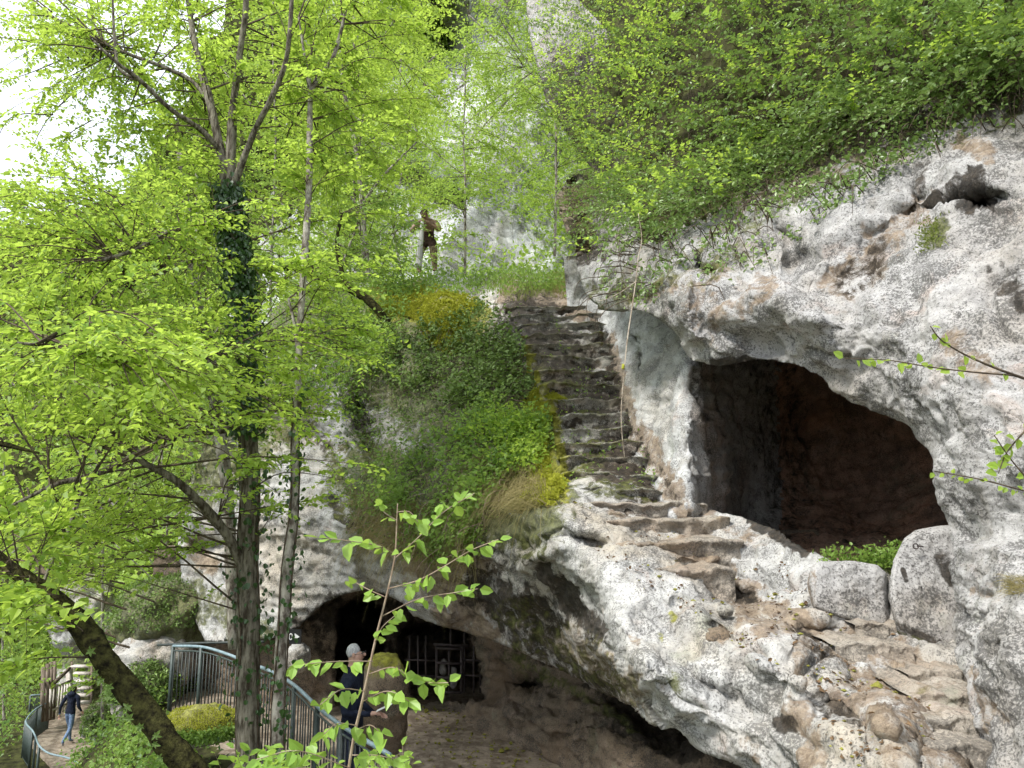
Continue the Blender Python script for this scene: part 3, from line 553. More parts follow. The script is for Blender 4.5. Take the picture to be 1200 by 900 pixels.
block('stone_block', 'tall pale stone block with an iron key-like ring, right under the cave mouth', [(1058, 632), (1072, 621), (1100, 616), (1122, 615), (1124, 690), (1124, 776), (1095, 773), (1068, 760), (1050, 740), (1041, 700), (1042, 680), (1048, 655)], lambda q: 4.55+0*q[:, 0]-.002*(q[:, 1]-700), .5, M['rockR'], 31.,
      [(DK, (1104, 655), (1122, 680), 14, .7), (DK, (1045, 735), (1120, 768), 12, .65), (MO, (1050, 745), (1110, 770), 9, .7), (DK, (1058, 668), (1062, 680), 4, .8)])
b2 = block('stone_block', 'low wide pale stone block at the cave lip left of the tall block', [(950, 665), (958, 658), (1000, 657), (1028, 662), (1038, 672), (1040, 700), (1042, 735), (1015, 734), (975, 722), (952, 712), (946, 685)], lambda q: 4.75+0*q[:, 0]-.0015*(q[:, 1]-690), .45, M['rockR'], 37.,
      [(BR, (950, 665), (950, 720), 9, .5), (DK, (975, 728), (1040, 735), 4, .5)])
# iron ring bolt
k_ = empty('ring_bolt', P(1071, 640, 4.60), 'small black iron ring with a short pin fixed on the tall stone block', 'ring bolt')
mb = MB(); a_ = np.linspace(0, 2*np.pi, 25); c_ = P(1071, 640, 4.62); mb.tube(np.stack([c_[0]+.0155*np.cos(a_), 0*a_+c_[1]-.02, c_[2]+.0155*np.sin(a_)], -1), .0035, 6, cap=False); mb.build('ring', M['iron'], k_)
mb = MB(); mb.tube([P(1074.5, 640, 4.61), P(1082, 640.5, 4.61)], .004, 6); mb.build('pin', M['iron'], k_)

# ---------------------------------------------------------------- staircase
stair = empty('stone_staircase', P(740, 600, 7.), 'old rock-cut staircase with dark mossy risers climbing towards the ridge', 'staircase')
ST_ = [(356, 592, 688, 11.9), (366, 598, 700, 11.6), (376, 604, 706, 11.3), (388, 610, 712, 11.0), (401, 614, 722, 10.7), (415, 617, 726, 10.4), (432, 626, 728, 10.05), (448, 632, 732, 9.7), (465, 642, 738, 9.35), (482, 648, 742, 9.0), (499, 650, 750, 8.65), (516, 652, 756, 8.3), (533, 656, 764, 7.95), (552, 656, 776, 7.55),
       (571, 660, 790, 7.15), (587, 658, 815, 6.8), (606, 664, 842, 6.35), (632, 715, 858, 5.95), (664, 772, 846, 5.5)]
def stepmesh(y, xl, xr, d, nxt, seed, m_):
    nx_, nr = 90, 34; u = np.linspace(0, 1, nx_)
    drop = nxt; prof = []   # front profile: back top -> nose -> riser down
    for t in np.linspace(0, 1, nr):
        if t < .38: prof.append((.55*(1-t/.38), 0.))
        else: q = (t-.38)/.62; prof.append(((.045 if seed < 60 else .012)*sstep(0, .25, q)-.02-(0 if seed < 60 else .05*q), -drop*q))
    prof = np.array(prof); tl = 3.5*math.sin(seed*2.3); ed = 8*(u-.5)**2*2.0-tl*(u-.5)+2.2*fbm(np.stack([u*2.5, 0*u+seed+9, 0*u], -1), 1., 2)-3.*np.exp(-((u-.5)/.22)**2)*-1
    top = P(xl+(xr+14-xl)*u, y+ed+0*u, d-.35*u*0+0*u)
    wob = fbm(np.stack([u*(xr-xl)/40, 0*u+seed, 0*u], -1), 1., 4)
    V = top[:, None]+np.stack([0*prof[:, 0], prof[:, 0], prof[:, 1]], -1)[None]
    am = .5 if seed > 60 else 1.; V[..., 1] += (.13*am*wob)[:, None]; V[..., 2] += (.035*fbm(np.stack([u*5, 0*u+seed+4, 0*u], -1), 1., 3))[:, None]
    V[..., 1] -= am*(.06*fbm(V, 3.5, 4, True, seed)+.035*fbm(V, 12, 4, False, seed)+.06*np.clip(perlin(V*4+seed)-.1, 0, 1)*-2); V[..., 2] += am*.040*fbm(V, 5, 4, False, seed+2)
    i = np.arange(nx_*nr).reshape(nx_, nr); f = np.stack([i[:-1, :-1], i[:-1, 1:], i[1:, 1:], i[1:, :-1]], -1).reshape(-1, 4)
    o = mesh_np('step', V.reshape(-1, 3), f, m_); a = np.zeros((nx_, nr, 4), np.float32)
    n1 = fbm(V, 1.3, 3, False, seed+1)
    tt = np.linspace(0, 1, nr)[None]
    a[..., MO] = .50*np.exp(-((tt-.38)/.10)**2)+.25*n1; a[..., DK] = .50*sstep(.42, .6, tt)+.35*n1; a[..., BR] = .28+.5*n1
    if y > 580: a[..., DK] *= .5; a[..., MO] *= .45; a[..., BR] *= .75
    if 380 < y < 600: a[..., YE] = .75*(1-sstep(.02, .16, u))[:, None]
    a = np.clip(a, 0, 1)
    at = o.data.color_attributes.new('stain', 'FLOAT_COLOR', 'POINT'); at.data.foreach_set('color', a.ravel()); setp(o, stair)
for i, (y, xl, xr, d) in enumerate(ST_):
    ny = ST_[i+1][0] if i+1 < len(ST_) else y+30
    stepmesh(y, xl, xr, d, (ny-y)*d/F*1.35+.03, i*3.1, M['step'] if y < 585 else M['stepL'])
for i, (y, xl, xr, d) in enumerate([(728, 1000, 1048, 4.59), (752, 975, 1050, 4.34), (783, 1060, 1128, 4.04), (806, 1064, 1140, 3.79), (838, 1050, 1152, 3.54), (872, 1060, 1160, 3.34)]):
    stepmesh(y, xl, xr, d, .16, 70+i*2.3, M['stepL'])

# ---------------------------------------------------------------- foliage tools
def unit(a): return a/(np.linalg.norm(a, axis=-1, keepdims=True)+1e-9)
class Leaves:
    def __init__(s): s.c = []; s.t = []; s.n = []; s.l = []
    def add(s, c, t, n, l):
        c = np.asarray(c, float).reshape(-1, 3); s.c.append(c); s.t.append(np.broadcast_to(t, c.shape)); s.n.append(np.broadcast_to(n, c.shape)); s.l.append(np.broadcast_to(l, (len(c),)))
    def build(s, name, m_, parent=None, w=.36, fold=.18, kind=None, label=None, T=None, tm=None):
        c = np.concatenate(s.c); t = unit(np.concatenate(s.t)); n = np.concatenate(s.n); l = np.concatenate(s.l)[:, None]
        sd = unit(np.cross(t, n)); n = np.cross(sd, t); w = w*rng.uniform(.75, 1.2, (len(c), 1))
        bend = rng.uniform(-.15, .30, (len(c), 1))
        base = c; tip = c+t*l-n*l*bend
        l1 = c+t*l*.28+sd*l*w*.92+n*l*fold; r1 = c+t*l*.28-sd*l*w*.92+n*l*fold
        l2 = c+t*l*.68+sd*l*w*.72+n*l*(fold-bend*.5); r2 = c+t*l*.68-sd*l*w*.72+n*l*(fold-bend*.5)
        V = np.stack([base, l1, l2, tip, r2, r1], 1).reshape(-1, 3); k = np.arange(len(c))[:, None]*6
        f = np.concatenate([k+[0, 1, 2, 3], k+[0, 3, 4, 5]])
        if T is not None:
            nl_, nv_ = len(f), len(V); V = np.concatenate([V]+T.v); f = np.concatenate([f]+[q+nv_ for q in T.f[4]]); o = mesh_np(name, V, f, [m_, tm], smooth=False)
            mi = np.zeros(len(f), np.int32); mi[nl_:] = 1; o.data.polygons.foreach_set('material_index', mi)
        else: o = mesh_np(name, V, f, m_, smooth=False)
        if parent is not None: setp(o, parent)
        if kind: tag(o, label, kind=kind)
        return o
def rand_dir(n, flat=1.):
    v = rng.normal(size=(n, 3)); v[:, 2] *= flat; return unit(v)
def sprays(L, T, starts, heads, length, nl, size, droop=.25, tilt=.35, tw=.0022, step_z=0.):
    """flat fans of leaves along a twig; adds leaves to L and twigs to T"""
    starts = np.asarray(starts); heads = unit(np.asarray(heads)); m = len(starts)
    length = np.broadcast_to(length, (m,)); q = np.linspace(.12, 1, nl)
    pos = starts[:, None]+heads[:, None]*(length[:, None]*q)[..., None]
    pos[..., 2] -= droop*(length[:, None]*q**2)
    nr = unit(np.array([0, 0, 1.])+rng.normal(size=(m, 3))*tilt)
    side = unit(np.cross(heads, nr)); sg = np.where(np.arange(nl) % 2, 1., -1.)
    t = heads[:, None]*.75+side[:, None]*sg[None, :, None]*.8+rng.normal(size=(m, nl, 3))*.25; t[:, :, 2] -= .25
    n = nr[:, None]+rng.normal(size=(m, nl, 3))*.28
    s = size*rng.uniform(.45, 1.4, (m, nl))*(1-.25*q)
    L.add(pos.reshape(-1, 3), t.reshape(-1, 3), n.reshape(-1, 3), s.ravel())
    if T is not None:
        k = 4; qq = np.linspace(0, 1, k); tp = starts[:, None]+heads[:, None]*(length[:, None]*qq)[..., None]; tp[..., 2] -= droop*(length[:, None]*qq**2)
        r = tw*(1.2-qq); a = np.array([0, 2.1, 4.2]); up = unit(np.cross(side, heads))
        ring = side[:, None, None]*np.cos(a)[None, None, :, None]+up[:, None, None]*np.sin(a)[None, None, :, None]
        V = tp[:, :, None]+ring*r[None, :, None, None]
        b = T.n+(np.arange(m)*k*3)[:, None, None]+(np.arange(k-1)*3)[None, :, None]; j = np.arange(3)[None, None]; jn = (j+1) % 3
        T.v.append(V.reshape(-1, 3)); T.f[4].append(np.stack([b+j, b+jn, b+3+jn, b+3+j], -1).reshape(-1, 4)); T.n += m*k*3
def poly_sample(poly, n):
    poly = np.array(poly, float); out = np.zeros((0, 2)); lo, hi = poly.min(0), poly.max(0)
    while len(out) < n:
        q = rng.uniform(lo, hi, (n*3, 2)); out = np.vstack([out, q[pip(q[:, 0], q[:, 1], poly)]])
    return out[:n]
def limb(px_list):
    a = np.array(px_list, float); pts = P(a[:, 0], a[:, 1], a[:, 2]); return pts, a[:, 3]*a[:, 2]/F
def crown(tree, limbs, regions, leafsize, leafmat, twigmat, nl=11, slen=.42, per=7, tilt=.35, droop=.22, up=.25):
    """regions: (pixel outline, depth lo, hi, number of boughs)"""
    L = Leaves(); T = MB(); pts = np.concatenate([smooth_path(*l, 6)[0] for l in limbs])
    S = []; H = []
    for (poly, d0, d1, nb) in regions:
        xy = poly_sample(poly, nb); ends = P(xy[:, 0], xy[:, 1], rng.uniform(d0, d1, nb))
        for e in ends:
            dd = np.linalg.norm((pts-e)*np.array([1, 1, 1.]), axis=1)+np.maximum(0, pts[:, 2]-e[2])*.6+np.repeat(rng.random(len(pts)//4+1)*1.3, 4)[:len(pts)]; b = pts[np.argmin(dd)]
            v = e-b; Ld = np.linalg.norm(v)
            if Ld > 2.6: b = e-v/Ld*rng.uniform(1.4, 2.4); v = e-b; Ld = np.linalg.norm(v)
            mid = b+v*.5+np.array([0, 0, up*Ld*.4])+rng.normal(size=3)*.06*Ld
            q = np.array([b, mid, e+np.array([0, 0, -.03*Ld])]); r = np.array([.0045+.0035*Ld, .003+.0015*Ld, .0015])
            q, r = smooth_path(q, r, 4); T.tube(q, r, 4, cap=False)
            u = rng.uniform(.15, 1, per)**.75; k = np.minimum((u*(len(q)-1)).astype(int), len(q)-2); fr = (u*(len(q)-1)-k)[:, None]
            s = q[k]*(1-fr)+q[k+1]*fr; hd = unit(v)[None]+rng.normal(size=(per, 3))*np.array([.75, .75, .22]); S.append(s); H.append(hd)
    S = np.concatenate(S); H = np.concatenate(H)
    sprays(L, T, S, H, slen*rng.uniform(.6, 1.3, len(S)), nl, leafsize, droop, tilt)
    L.build('crown', leafmat, tree, T=T, tm=twigmat)
def tree(name, label, limbs_px, regions, leafsize, leafmat, barkmat, twigmat=None, group=None, rough=.25, sides=12, **k):
    limbs = [limb(l) for l in limbs_px]; base = limbs[0][0][0]
    o = empty(name, base, label, 'tree', group)
    for i, (p, r) in enumerate(limbs):
        mb = MB(); mb.tube(p, r, sides if i == 0 else 8, sub=8, rough=rough, rf=9, seed=i*3.); mb.build('trunk' if i == 0 else 'limb', barkmat, o)
    if regions: crown(o, limbs, regions, leafsize, leafmat, twigmat or M['twig'], **k)
    return o, limbs

# ---------------------------------------------------------------- trees on the left
ivytree, ivl = tree('ivy_covered_tree', 'thick forked tree with ivy climbing its trunk, tallest on the left', [
    [(296, 1060, 7.5, 15.49), (292, 900, 7.5, 13.02), (290, 780, 7.5, 12.32), (291, 660, 7.5, 11.97), (292, 560, 7.5, 11.26), (289, 480, 7.5, 11.26), (287, 400, 7.5, 10.56), (280, 330, 7.5, 10.56), (272, 270, 7.5, 10.56), (267, 220, 7.5, 9.86)],
    [(268, 232, 7.5, 7.74), (256, 165, 7.5, 5.63), (246, 120, 7.5, 5.28), (236, 85, 7.6, 4.93), (228, 50, 7.7, 3.87), (222, 10, 7.8, 3.52), (215, -60, 8, 2.82)],
    [(268, 230, 7.5, 8.45), (271, 165, 7.5, 6.34), (274, 120, 7.5, 5.28), (280, 70, 7.4, 4.22), (287, 20, 7.3, 3.87), (292, -60, 7.2, 2.82)],
    [(272, 225, 7.5, 6.34), (284, 190, 7.4, 4.22), (300, 150, 7.3, 3.87), (318, 115, 7.2, 3.52), (334, 75, 7.1, 3.17), (340, 30, 7., 2.82), (345, -60, 7, 2.11)],
    [(262, 180, 7.5, 3.52), (235, 152, 7.3, 3.52), (200, 128, 7.0, 2.82), (165, 95, 6.8, 2.82), (135, 72, 6.6, 2.11), (110, 48, 6.5, 1.41)],
    [(165, 95, 6.8, 2.11), (140, 80, 6.8, 2.11), (134, 40, 6.8, 1.76), (132, 0, 6.8, 1.41), (130, -40, 6.8, 1.06)],
    [(246, 122, 7.5, 2.82), (225, 95, 7.6, 2.46), (190, 78, 7.6, 2.46), (152, 64, 7.6, 2.11), (120, 50, 7.6, 1.41)],
    [(272, 268, 7.5, 3.52), (240, 262, 7., 3.52), (205, 268, 6.6, 3.52), (160, 292, 6.2, 2.82), (120, 305, 6, 2.11)],
    [(283, 330, 7.5, 4.22), (255, 300, 7.7, 3.52), (205, 312, 7.9, 3.17), (150, 335, 8, 2.46)],
    [(288, 500, 7.5, 5.63), (240, 507, 7.2, 3.52), (200, 513, 6.8, 3.87), (165, 530, 6.4, 3.87), (130, 548, 6.1, 4.22), (100, 560, 5.9, 4.22), (70, 566, 5.8, 2.82), (35, 582, 5.7, 2.11), (0, 600, 5.6, 1.41)],
    [(285, 665, 7.5, 6.34), (268, 630, 7.3, 5.63), (240, 595, 7.1, 5.28), (212, 568, 6.9, 4.58), (188, 552, 6.8, 4.22), (165, 540, 6.7, 2.82), (160, 525, 6.6, 2.11)],
    [(105, 560, 5.9, 4.93), (92, 585, 5.8, 2.82), (80, 620, 5.7, 2.46), (60, 660, 5.6, 2.11), (45, 700, 5.5, 1.41)],
    [(290, 420, 7.5, 3.52), (230, 412, 6.6, 2.82), (170, 425, 5.8, 2.82), (130, 420, 5.4, 2.82), (80, 408, 5.2, 2.46), (20, 402, 5, 1.76)],
], [
    ([(20, 20), (200, -60), (450, -60), (440, 150), (300, 230), (60, 220)], 7.0, 10, 100),
    ([(60, 0), (260, -40), (250, 190), (40, 200)], 6.8, 9.8, 62),
    ([(-60, 200), (260, 200), (262, 330), (-60, 360)], 5.6, 9, 115),
    ([(-60, 340), (270, 330), (270, 500), (-60, 500)], 4.8, 8, 110),
    ([(60, 400), (230, 400), (230, 500), (60, 500)], 4.0, 5.2, 26),
    ([(-60, 590), (200, 570), (230, 640), (-60, 740)], 6.6, 8.5, 50),
    ([(-60, -40), (60, -40), (60, 200), (-60, 220)], 6.5, 10, 22),
    ([(290, 240), (440, 230), (430, 430), (310, 480), (295, 440)], 6, 9, 26),
    ([(270, 440), (440, 380), (450, 540), (300, 620)], 5.6, 7.2, 26),
], .060, M['leaf'], M['bark'], group=None, per=8, nl=12)
# ivy on the big trunk and its neighbour
def ivy_on(limb_, n, size, name, label, lo=0., hi=1., spread=.05):
    p, r = smooth_path(limb_[0], limb_[1], 10); k = rng.integers(int(lo*len(p)), max(int(hi*len(p)), 1), n); a = rng.uniform(0, 2*np.pi, n)
    a = np.where(rng.random(n) < .6, rng.normal(.4, 1.3, n), a)
    nr = np.stack([np.cos(a), -np.abs(np.sin(a))*np.where(rng.random(n) < .75, 1, -1), 0*a], -1); 
    c = p[k]+nr*(r[k]+rng.uniform(0, spread, n))[:, None]+rng.normal(size=(n, 3))*np.array([.01, .01, .05])
    L = Leaves(); t = np.stack([rng.normal(0, .5, n), rng.normal(0, .3, n), -np.ones(n)], -1); L.add(c, t, nr+rng.normal(size=(n, 3))*.35+[0, 0, .4], size*rng.uniform(.5, 1.2, n))
    o = empty(name, p[int(lo*(len(p)-1))], label, 'ivy'); L.build('ivy_leaves', M['ivy'], o, w=.48)
    T = MB(); 
    for s in (0., 2.1, 4.): 
        kk = np.arange(int(lo*(len(p)-1)), int(hi*(len(p)-1)), 3)
        if len(kk) > 3:
            aa = s+.5*np.sin(kk*.35); T.tube(p[kk]+np.stack([np.cos(aa), np.sin(aa), 0*aa], -1)*(r[kk]+.004)[:, None], .008, 5)
    T.build('ivy_stem', M['twig'], o); return o
ivy_on(ivl[0], 2600, .06, 'climbing_ivy', 'dark green ivy clothing the upper trunk of the forked tree', .52, 1., .10)
ivy_on(ivl[0], 420, .06, 'climbing_ivy', 'sparse ivy trailing down the lower right of the forked tree', .0, .5, .16)
slim, sl = tree('slender_tree', 'slim straight grey-barked tree just right of the ivy tree', [
    [(318, 1060, 6.9, 8.80), (325, 890, 6.9, 7.60), (328, 780, 6.9, 6.80), (336, 680, 6.9, 6.40), (344, 590, 6.9, 5.20), (347, 500, 6.95, 4.40), (351, 400, 7, 4.00), (357, 300, 7.1, 4.40), (362, 220, 7.2, 4.00), (363, 150, 7.3, 3.60), (364, 100, 7.3, 3.20)],
    [(364, 110, 7.3, 3.20), (360, 85, 7.3, 2.40), (356, 60, 7.3, 1.60), (350, 20, 7.3, 1.20)],
    [(364, 108, 7.3, 3.20), (374, 88, 7.3, 2.80), (390, 68, 7.3, 2.40), (400, 35, 7.3, 2.40), (410, -10, 7.3, 2.00), (425, -60, 7.3, 1.60)],
    [(350, 420, 7, 2.40), (345, 380, 7, 2.00), (338, 350, 7, 1.60)],
], [([(320, -60), (520, -60), (520, 120), (470, 200), (330, 230)], 6.8, 11, 90), ([(330, 200), (450, 180), (440, 420), (340, 420)], 6.2, 9, 18)], .068, M['leaf'], M['barkpale'], per=8)
ivy_on(sl[0], 260, .05, 'climbing_ivy', 'loose ivy leaves on the lower stem of the slender tree', .02, .55, .09)
tree('leaning_mossy_tree', 'dark moss-covered trunk leaning left across the bottom left corner', [
    [(300, 1010, 4.9, 15.81), (225, 905, 4.9, 14.59), (190, 862, 4.9, 13.98), (150, 808, 5., 13.38), (120, 770, 5., 12.77), (95, 735, 5.1, 12.77), (60, 700, 5.1, 10.94), (30, 678, 5.1, 8.51), (5, 660, 5.2, 6.69), (-60, 600, 5.3, 5.47)],
    [(30, 678, 5.1, 3.04), (10, 664, 5.1, 2.43), (-5, 640, 5.1, 1.82)], [(-30, 520, 5.6, 3.65), (0, 520, 5.6, 3.04), (25, 526, 5.6, 2.43), (46, 531, 5.6, 1.22)],
], [([(-60, 560), (80, 600), (100, 690), (30, 780), (-60, 800)], 4.2, 5.4, 16)], .075, M['leaf'], M['mossbark'], rough=.35, sides=20, per=6)
# star-shaped young leaves sprouting from the leaning trunk
tree('slanting_pale_tree', 'thin pale trunk seen behind the foliage left of the ivy tree', [
    [(275, 760, 9.5, 7), (268, 600, 9.5, 7), (262, 540, 9.5, 7), (253, 480, 9.5, 7), (243, 400, 9.5, 7), (232, 360, 9.5, 6), (226, 310, 9.6, 5.5), (220, 250, 9.7, 4), (210, 180, 9.8, 3)],
], [([(150, 160), (300, 160), (300, 520), (170, 480)], 8.8, 11, 40)], .07, M['leaf2'], M['barkpale'], per=8)
def wild_tree(label, x, ytop, ybase, d, wpx, nb, ls, m_, name='woodland_tree', lean=0, dd=1.5, group='trees on the wooded slope', slen=.6, per=7, nl=10):
    h = ybase-ytop; r0 = max(1.3, 34/d)
    wb = rng.normal(0, 7, 2); L = [[(x, ybase, d, r0), (x+lean*.2+wb[0], ybase-h*.2, d, r0*.9), (x+lean*.4, ybase-h*.4, d, r0*.75), (x+lean*.6+wb[1], ybase-h*.58, d, r0*.6), (x+lean*.8, ybase-h*.75, d, r0*.5), (x+lean, ytop+h*.05, d, 1.5)]]
    for s in (-1, 1, -.6, .7):
        q = rng.uniform(.35, .7); L.append([(x+lean*q, ybase-h*q, d, r0*.4), (x+lean*q+s*wpx*.22, ybase-h*(q+.12), d, r0*.3), (x+lean*q+s*wpx*.42, ybase-h*(q+.22), d, 1.2)])
    tm_ = M['barkpale']; th = np.linspace(0, 2*np.pi, 18, endpoint=False); rr = rng.uniform(.75, 1.1, 18)
    poly = [(x+lean*.8+wpx*.5*c*q, ytop+h*.46+h*.50*s*q) for c, s, q in zip(np.cos(th), np.sin(th), rr)]
    return tree(name, label, L, [(poly, d-dd, d+dd, nb)], ls, m_, M['barkpale'], M['twig'], group=group, sides=7, slen=slen, per=per, nl=nl)
# ---------------------------------------------------------------- wooded slope and ridge trees
for (lab, x, yt, yb, d, wp, nb, ls, mm) in [
    ('broad bright tree behind the ivy tree at the very left edge', -40, 180, 840, 17, 330, 60, .10, 'leaffar'),
    ('round fresh green tree filling the gap left of the slanting pale tree', 120, 260, 860, 19, 300, 64, .10, 'leaffar'),
    ('leafy tree behind the forked tree, under the mossy limb', 190, 430, 860, 16, 250, 46, .09, 'leaf2'),
    ('low bushy tree left of the wooden landing fence', 5, 520, 850, 21, 200, 40, .10, 'leaffar'),
    ('tall thin-stemmed tree between the ivy tree and the slender tree', 320, -60, 470, 17, 230, 60, .10, 'leaffar'),
    ('yellow-green tree in front of the far cliff, right of the slender tree', 415, -60, 400, 16, 230, 140, .085, 'leaf'),
    ('leafy tree hiding the left half of the far cliff', 545, 40, 322, 20, 190, 80, .09, 'leaffar'),
    ('feathery tree over the ridge at the top centre of the far cliff', 650, -140, 300, 19, 240, 130, .09, 'leaffar'),
    ('dense tree on the ridge just left of the leaning statue', 405, 150, 400, 16, 190, 70, .08, 'leaf2'),
    ('dim green tree behind the forked trunk at mid height', 230, 180, 600, 20, 220, 52, .10, 'leaf2'),
    ('tree with light foliage standing on the ridge behind the statue\'s left side', 470, 40, 320, 24, 190, 90, .10, 'leaffar'),
    ('tree at the far left behind the hanging branches', -10, 380, 860, 14, 260, 36, .08, 'leaf2'),
]:
    wild_tree(lab, x, yt, yb, d, wp, nb, ls, M[mm])
tree('mossy_leaning_tree', 'small crooked tree with a dark mossy bough on the ridge left of the statue', [
    [(470, 405, 13.2, 5), (440, 360, 13.2, 5), (405, 335, 13.2, 5.5), (370, 322, 13.2, 5), (340, 314, 13.2, 4), (310, 316, 13.2, 3)],
    [(405, 335, 13.2, 3), (395, 290, 13.2, 2.5), (400, 250, 13.2, 2)], [(370, 322, 13.2, 3), (360, 290, 13.3, 2)],
], [([(300, 250), (470, 230), (470, 330), (300, 340)], 12.5, 14, 22)], .075, M['leaf2'], M['mossbark'], slen=.5)
tree('pale_stemmed_tree', 'slim white-stemmed sapling tree in front of the far cliff, left of the statue', [
    [(432, 330, 15, 3), (425, 250, 15, 3), (418, 180, 15, 2.8), (404, 110, 15, 2.5), (398, 60, 15, 2)], [(424, 240, 15, 2), (450, 205, 15, 1.5), (490, 165, 15, 1)]],
    [([(380, 20), (500, 40), (480, 215), (400, 270)], 14, 17, 40)], .08, M['leaf'], M['barkpale'], slen=.5)

# sapling in front of the grotto
sap = empty('young_sapling', P(400, 1000, 3.2), 'thin young sapling with fresh pale green leaves in front of the man and the grotto', 'sapling')
SL = [limb([(392, 1020, 3.3, 2.32), (412, 880, 3.3, 1.97), (425, 820, 3.3, 1.74), (440, 750, 3.3, 1.51), (455, 690, 3.3, 1.28), (463, 650, 3.3, 1.04), (465, 610, 3.3, 0.75), (466, 590, 3.3, 0.58)])]
for b in [[(463, 650, 3.3, 0.81), (445, 640, 3.2, 0.70), (410, 634, 3.1, 0.58), (376, 630, 3., 0.41)], [(462, 655, 3.3, 0.81), (490, 630, 3.4, 0.58), (520, 600, 3.4, 0.46), (556, 578, 3.5, 0.35)], [(455, 690, 3.3, 0.87), (490, 680, 3.2, 0.70), (520, 664, 3.2, 0.58), (552, 645, 3.2, 0.46), (584, 632, 3.2, 0.35)],
          [(452, 700, 3.3, 0.75), (430, 690, 3.3, 0.58), (412, 680, 3.3, 0.35)], [(448, 722, 3.3, 0.75), (490, 702, 3.2, 0.58), (530, 695, 3.2, 0.46), (560, 690, 3.2, 0.35)], [(440, 752, 3.3, 0.75), (448, 735, 3.2, 0.58), (462, 722, 3.2, 0.35)],
          [(437, 775, 3.3, 0.70), (400, 775, 3.2, 0.58), (370, 777, 3.1, 0.46), (345, 780, 3.1, 0.35)], [(432, 790, 3.3, 0.81), (460, 782, 3.2, 0.58), (480, 793, 3.2, 0.58), (505, 800, 3.2, 0.46), (525, 800, 3.1, 0.35)],
          [(428, 810, 3.3, 0.70), (400, 808, 3.2, 0.58), (375, 826, 3.1, 0.35)], [(425, 822, 3.3, 0.70), (455, 810, 3.2, 0.58), (485, 825, 3.2, 0.35)], [(418, 850, 3.3, 0.70), (395, 848, 3.2, 0.58), (380, 860, 3.1, 0.35)], [(418, 855, 3.3, 0.58), (435, 850, 3.2, 0.58), (450, 865, 3.2, 0.35)],
          [(412, 885, 3.3, 0.70), (440, 885, 3.2, 0.58), (465, 890, 3.2, 0.35)], [(410, 900, 3.3, 0.70), (350, 880, 3.1, 0.58), (300, 890, 3., 0.35)], [(406, 920, 3.3, 0.70), (360, 900, 3.1, 0.58), (330, 905, 3., 0.35)], [(465, 610, 3.3, 0.58), (450, 600, 3.3, 0.46), (448, 590, 3.3, 0.29)], [(465, 600, 3.3, 0.58), (480, 600, 3.3, 0.46), (490, 612, 3.3, 0.29)]]:
    SL.append(limb(b))
for i, (p, r) in enumerate(SL):
    mb = MB(); mb.tube(p, np.maximum(r*.9, .0018), 7, sub=6, rough=.1, seed=i); mb.build('stem' if i == 0 else 'branch', M['twigpale'], sap)
L = Leaves()
for i, (p, r) in enumerate(SL[1:]):
    q, _ = smooth_path(p, r, 8); ln = np.linalg.norm(np.diff(q, axis=0), axis=1).sum(); k = max(6, int(ln/.024))
    u = np.linspace(.12, 1, k); idx = (u*(len(q)-1)).astype(int); c = q[idx]; t0 = unit(q[-1]-q[0]); sg = np.where(np.arange(k) % 2, 1., -1.)
    sd = unit(np.cross(t0, [0, 0, 1.])); t = t0*.55+sd*sg[:, None]*.5+rng.normal(size=(k, 3))*.42; t[:, 2] -= .42
    L.add(c+unit(t)*.008, t, np.array([0, -.9, .7])+rng.normal(size=(k, 3))*.55, rng.uniform(.044, .078, k))
L.build('leaves', M['fresh'], sap, w=.34, fold=.10)

# branch reaching in from the right
br = empty('overhanging_branch', P(1290, 480, 2.6), 'thin branch with round green leaves reaching in from the right in front of the cliff', 'branch')
BL = [limb(b) for b in [[(1290, 470, 2.6, 3), (1240, 455, 2.6, 2.6), (1190, 440, 2.6, 2.2), (1140, 420, 2.6, 1.6), (1105, 400, 2.6, 1.2), (1090, 382, 2.6, .8)], [(1190, 440, 2.6, 1.6), (1140, 436, 2.6, 1.2), (1090, 430, 2.6, 1), (1040, 422, 2.6, .8), (990, 420, 2.6, .6)],
      [(1240, 455, 2.6, 2), (1205, 500, 2.6, 1.5), (1180, 530, 2.6, 1), (1170, 555, 2.6, .7)], [(1240, 600, 2.6, 2), (1190, 545, 2.6, 1.2), (1165, 510, 2.6, .8)], [(1260, 590, 2.6, 1.6), (1200, 575, 2.6, 1.2), (1150, 562, 2.6, 1), (1095, 552, 2.6, .6)]]]
L = Leaves()
for i, (p, r) in enumerate(BL):
    mb = MB(); mb.tube(p, np.maximum(r*.8, .0012), 6, sub=6, rough=.1); mb.build('branch', M['twig'], br)
    q, _ = smooth_path(p, r, 8); k = [9, 17, 14, 10, 16][i]; u = np.linspace(.3 if i else .45, 1, k); c = q[(u*(len(q)-1)).astype(int)]
    t = rng.normal(size=(k, 3))*[.6, .2, .6]+[-.3, 0, -.2]; L.add(c+unit(t)*.006, t, np.array([0, -1., .5])+rng.normal(size=(k, 3))*.4, rng.uniform(.024, .042, k)*(.6 if i == 4 else 1))
L.build('leaves', M['leaf'], br, w=.42, fold=.1)

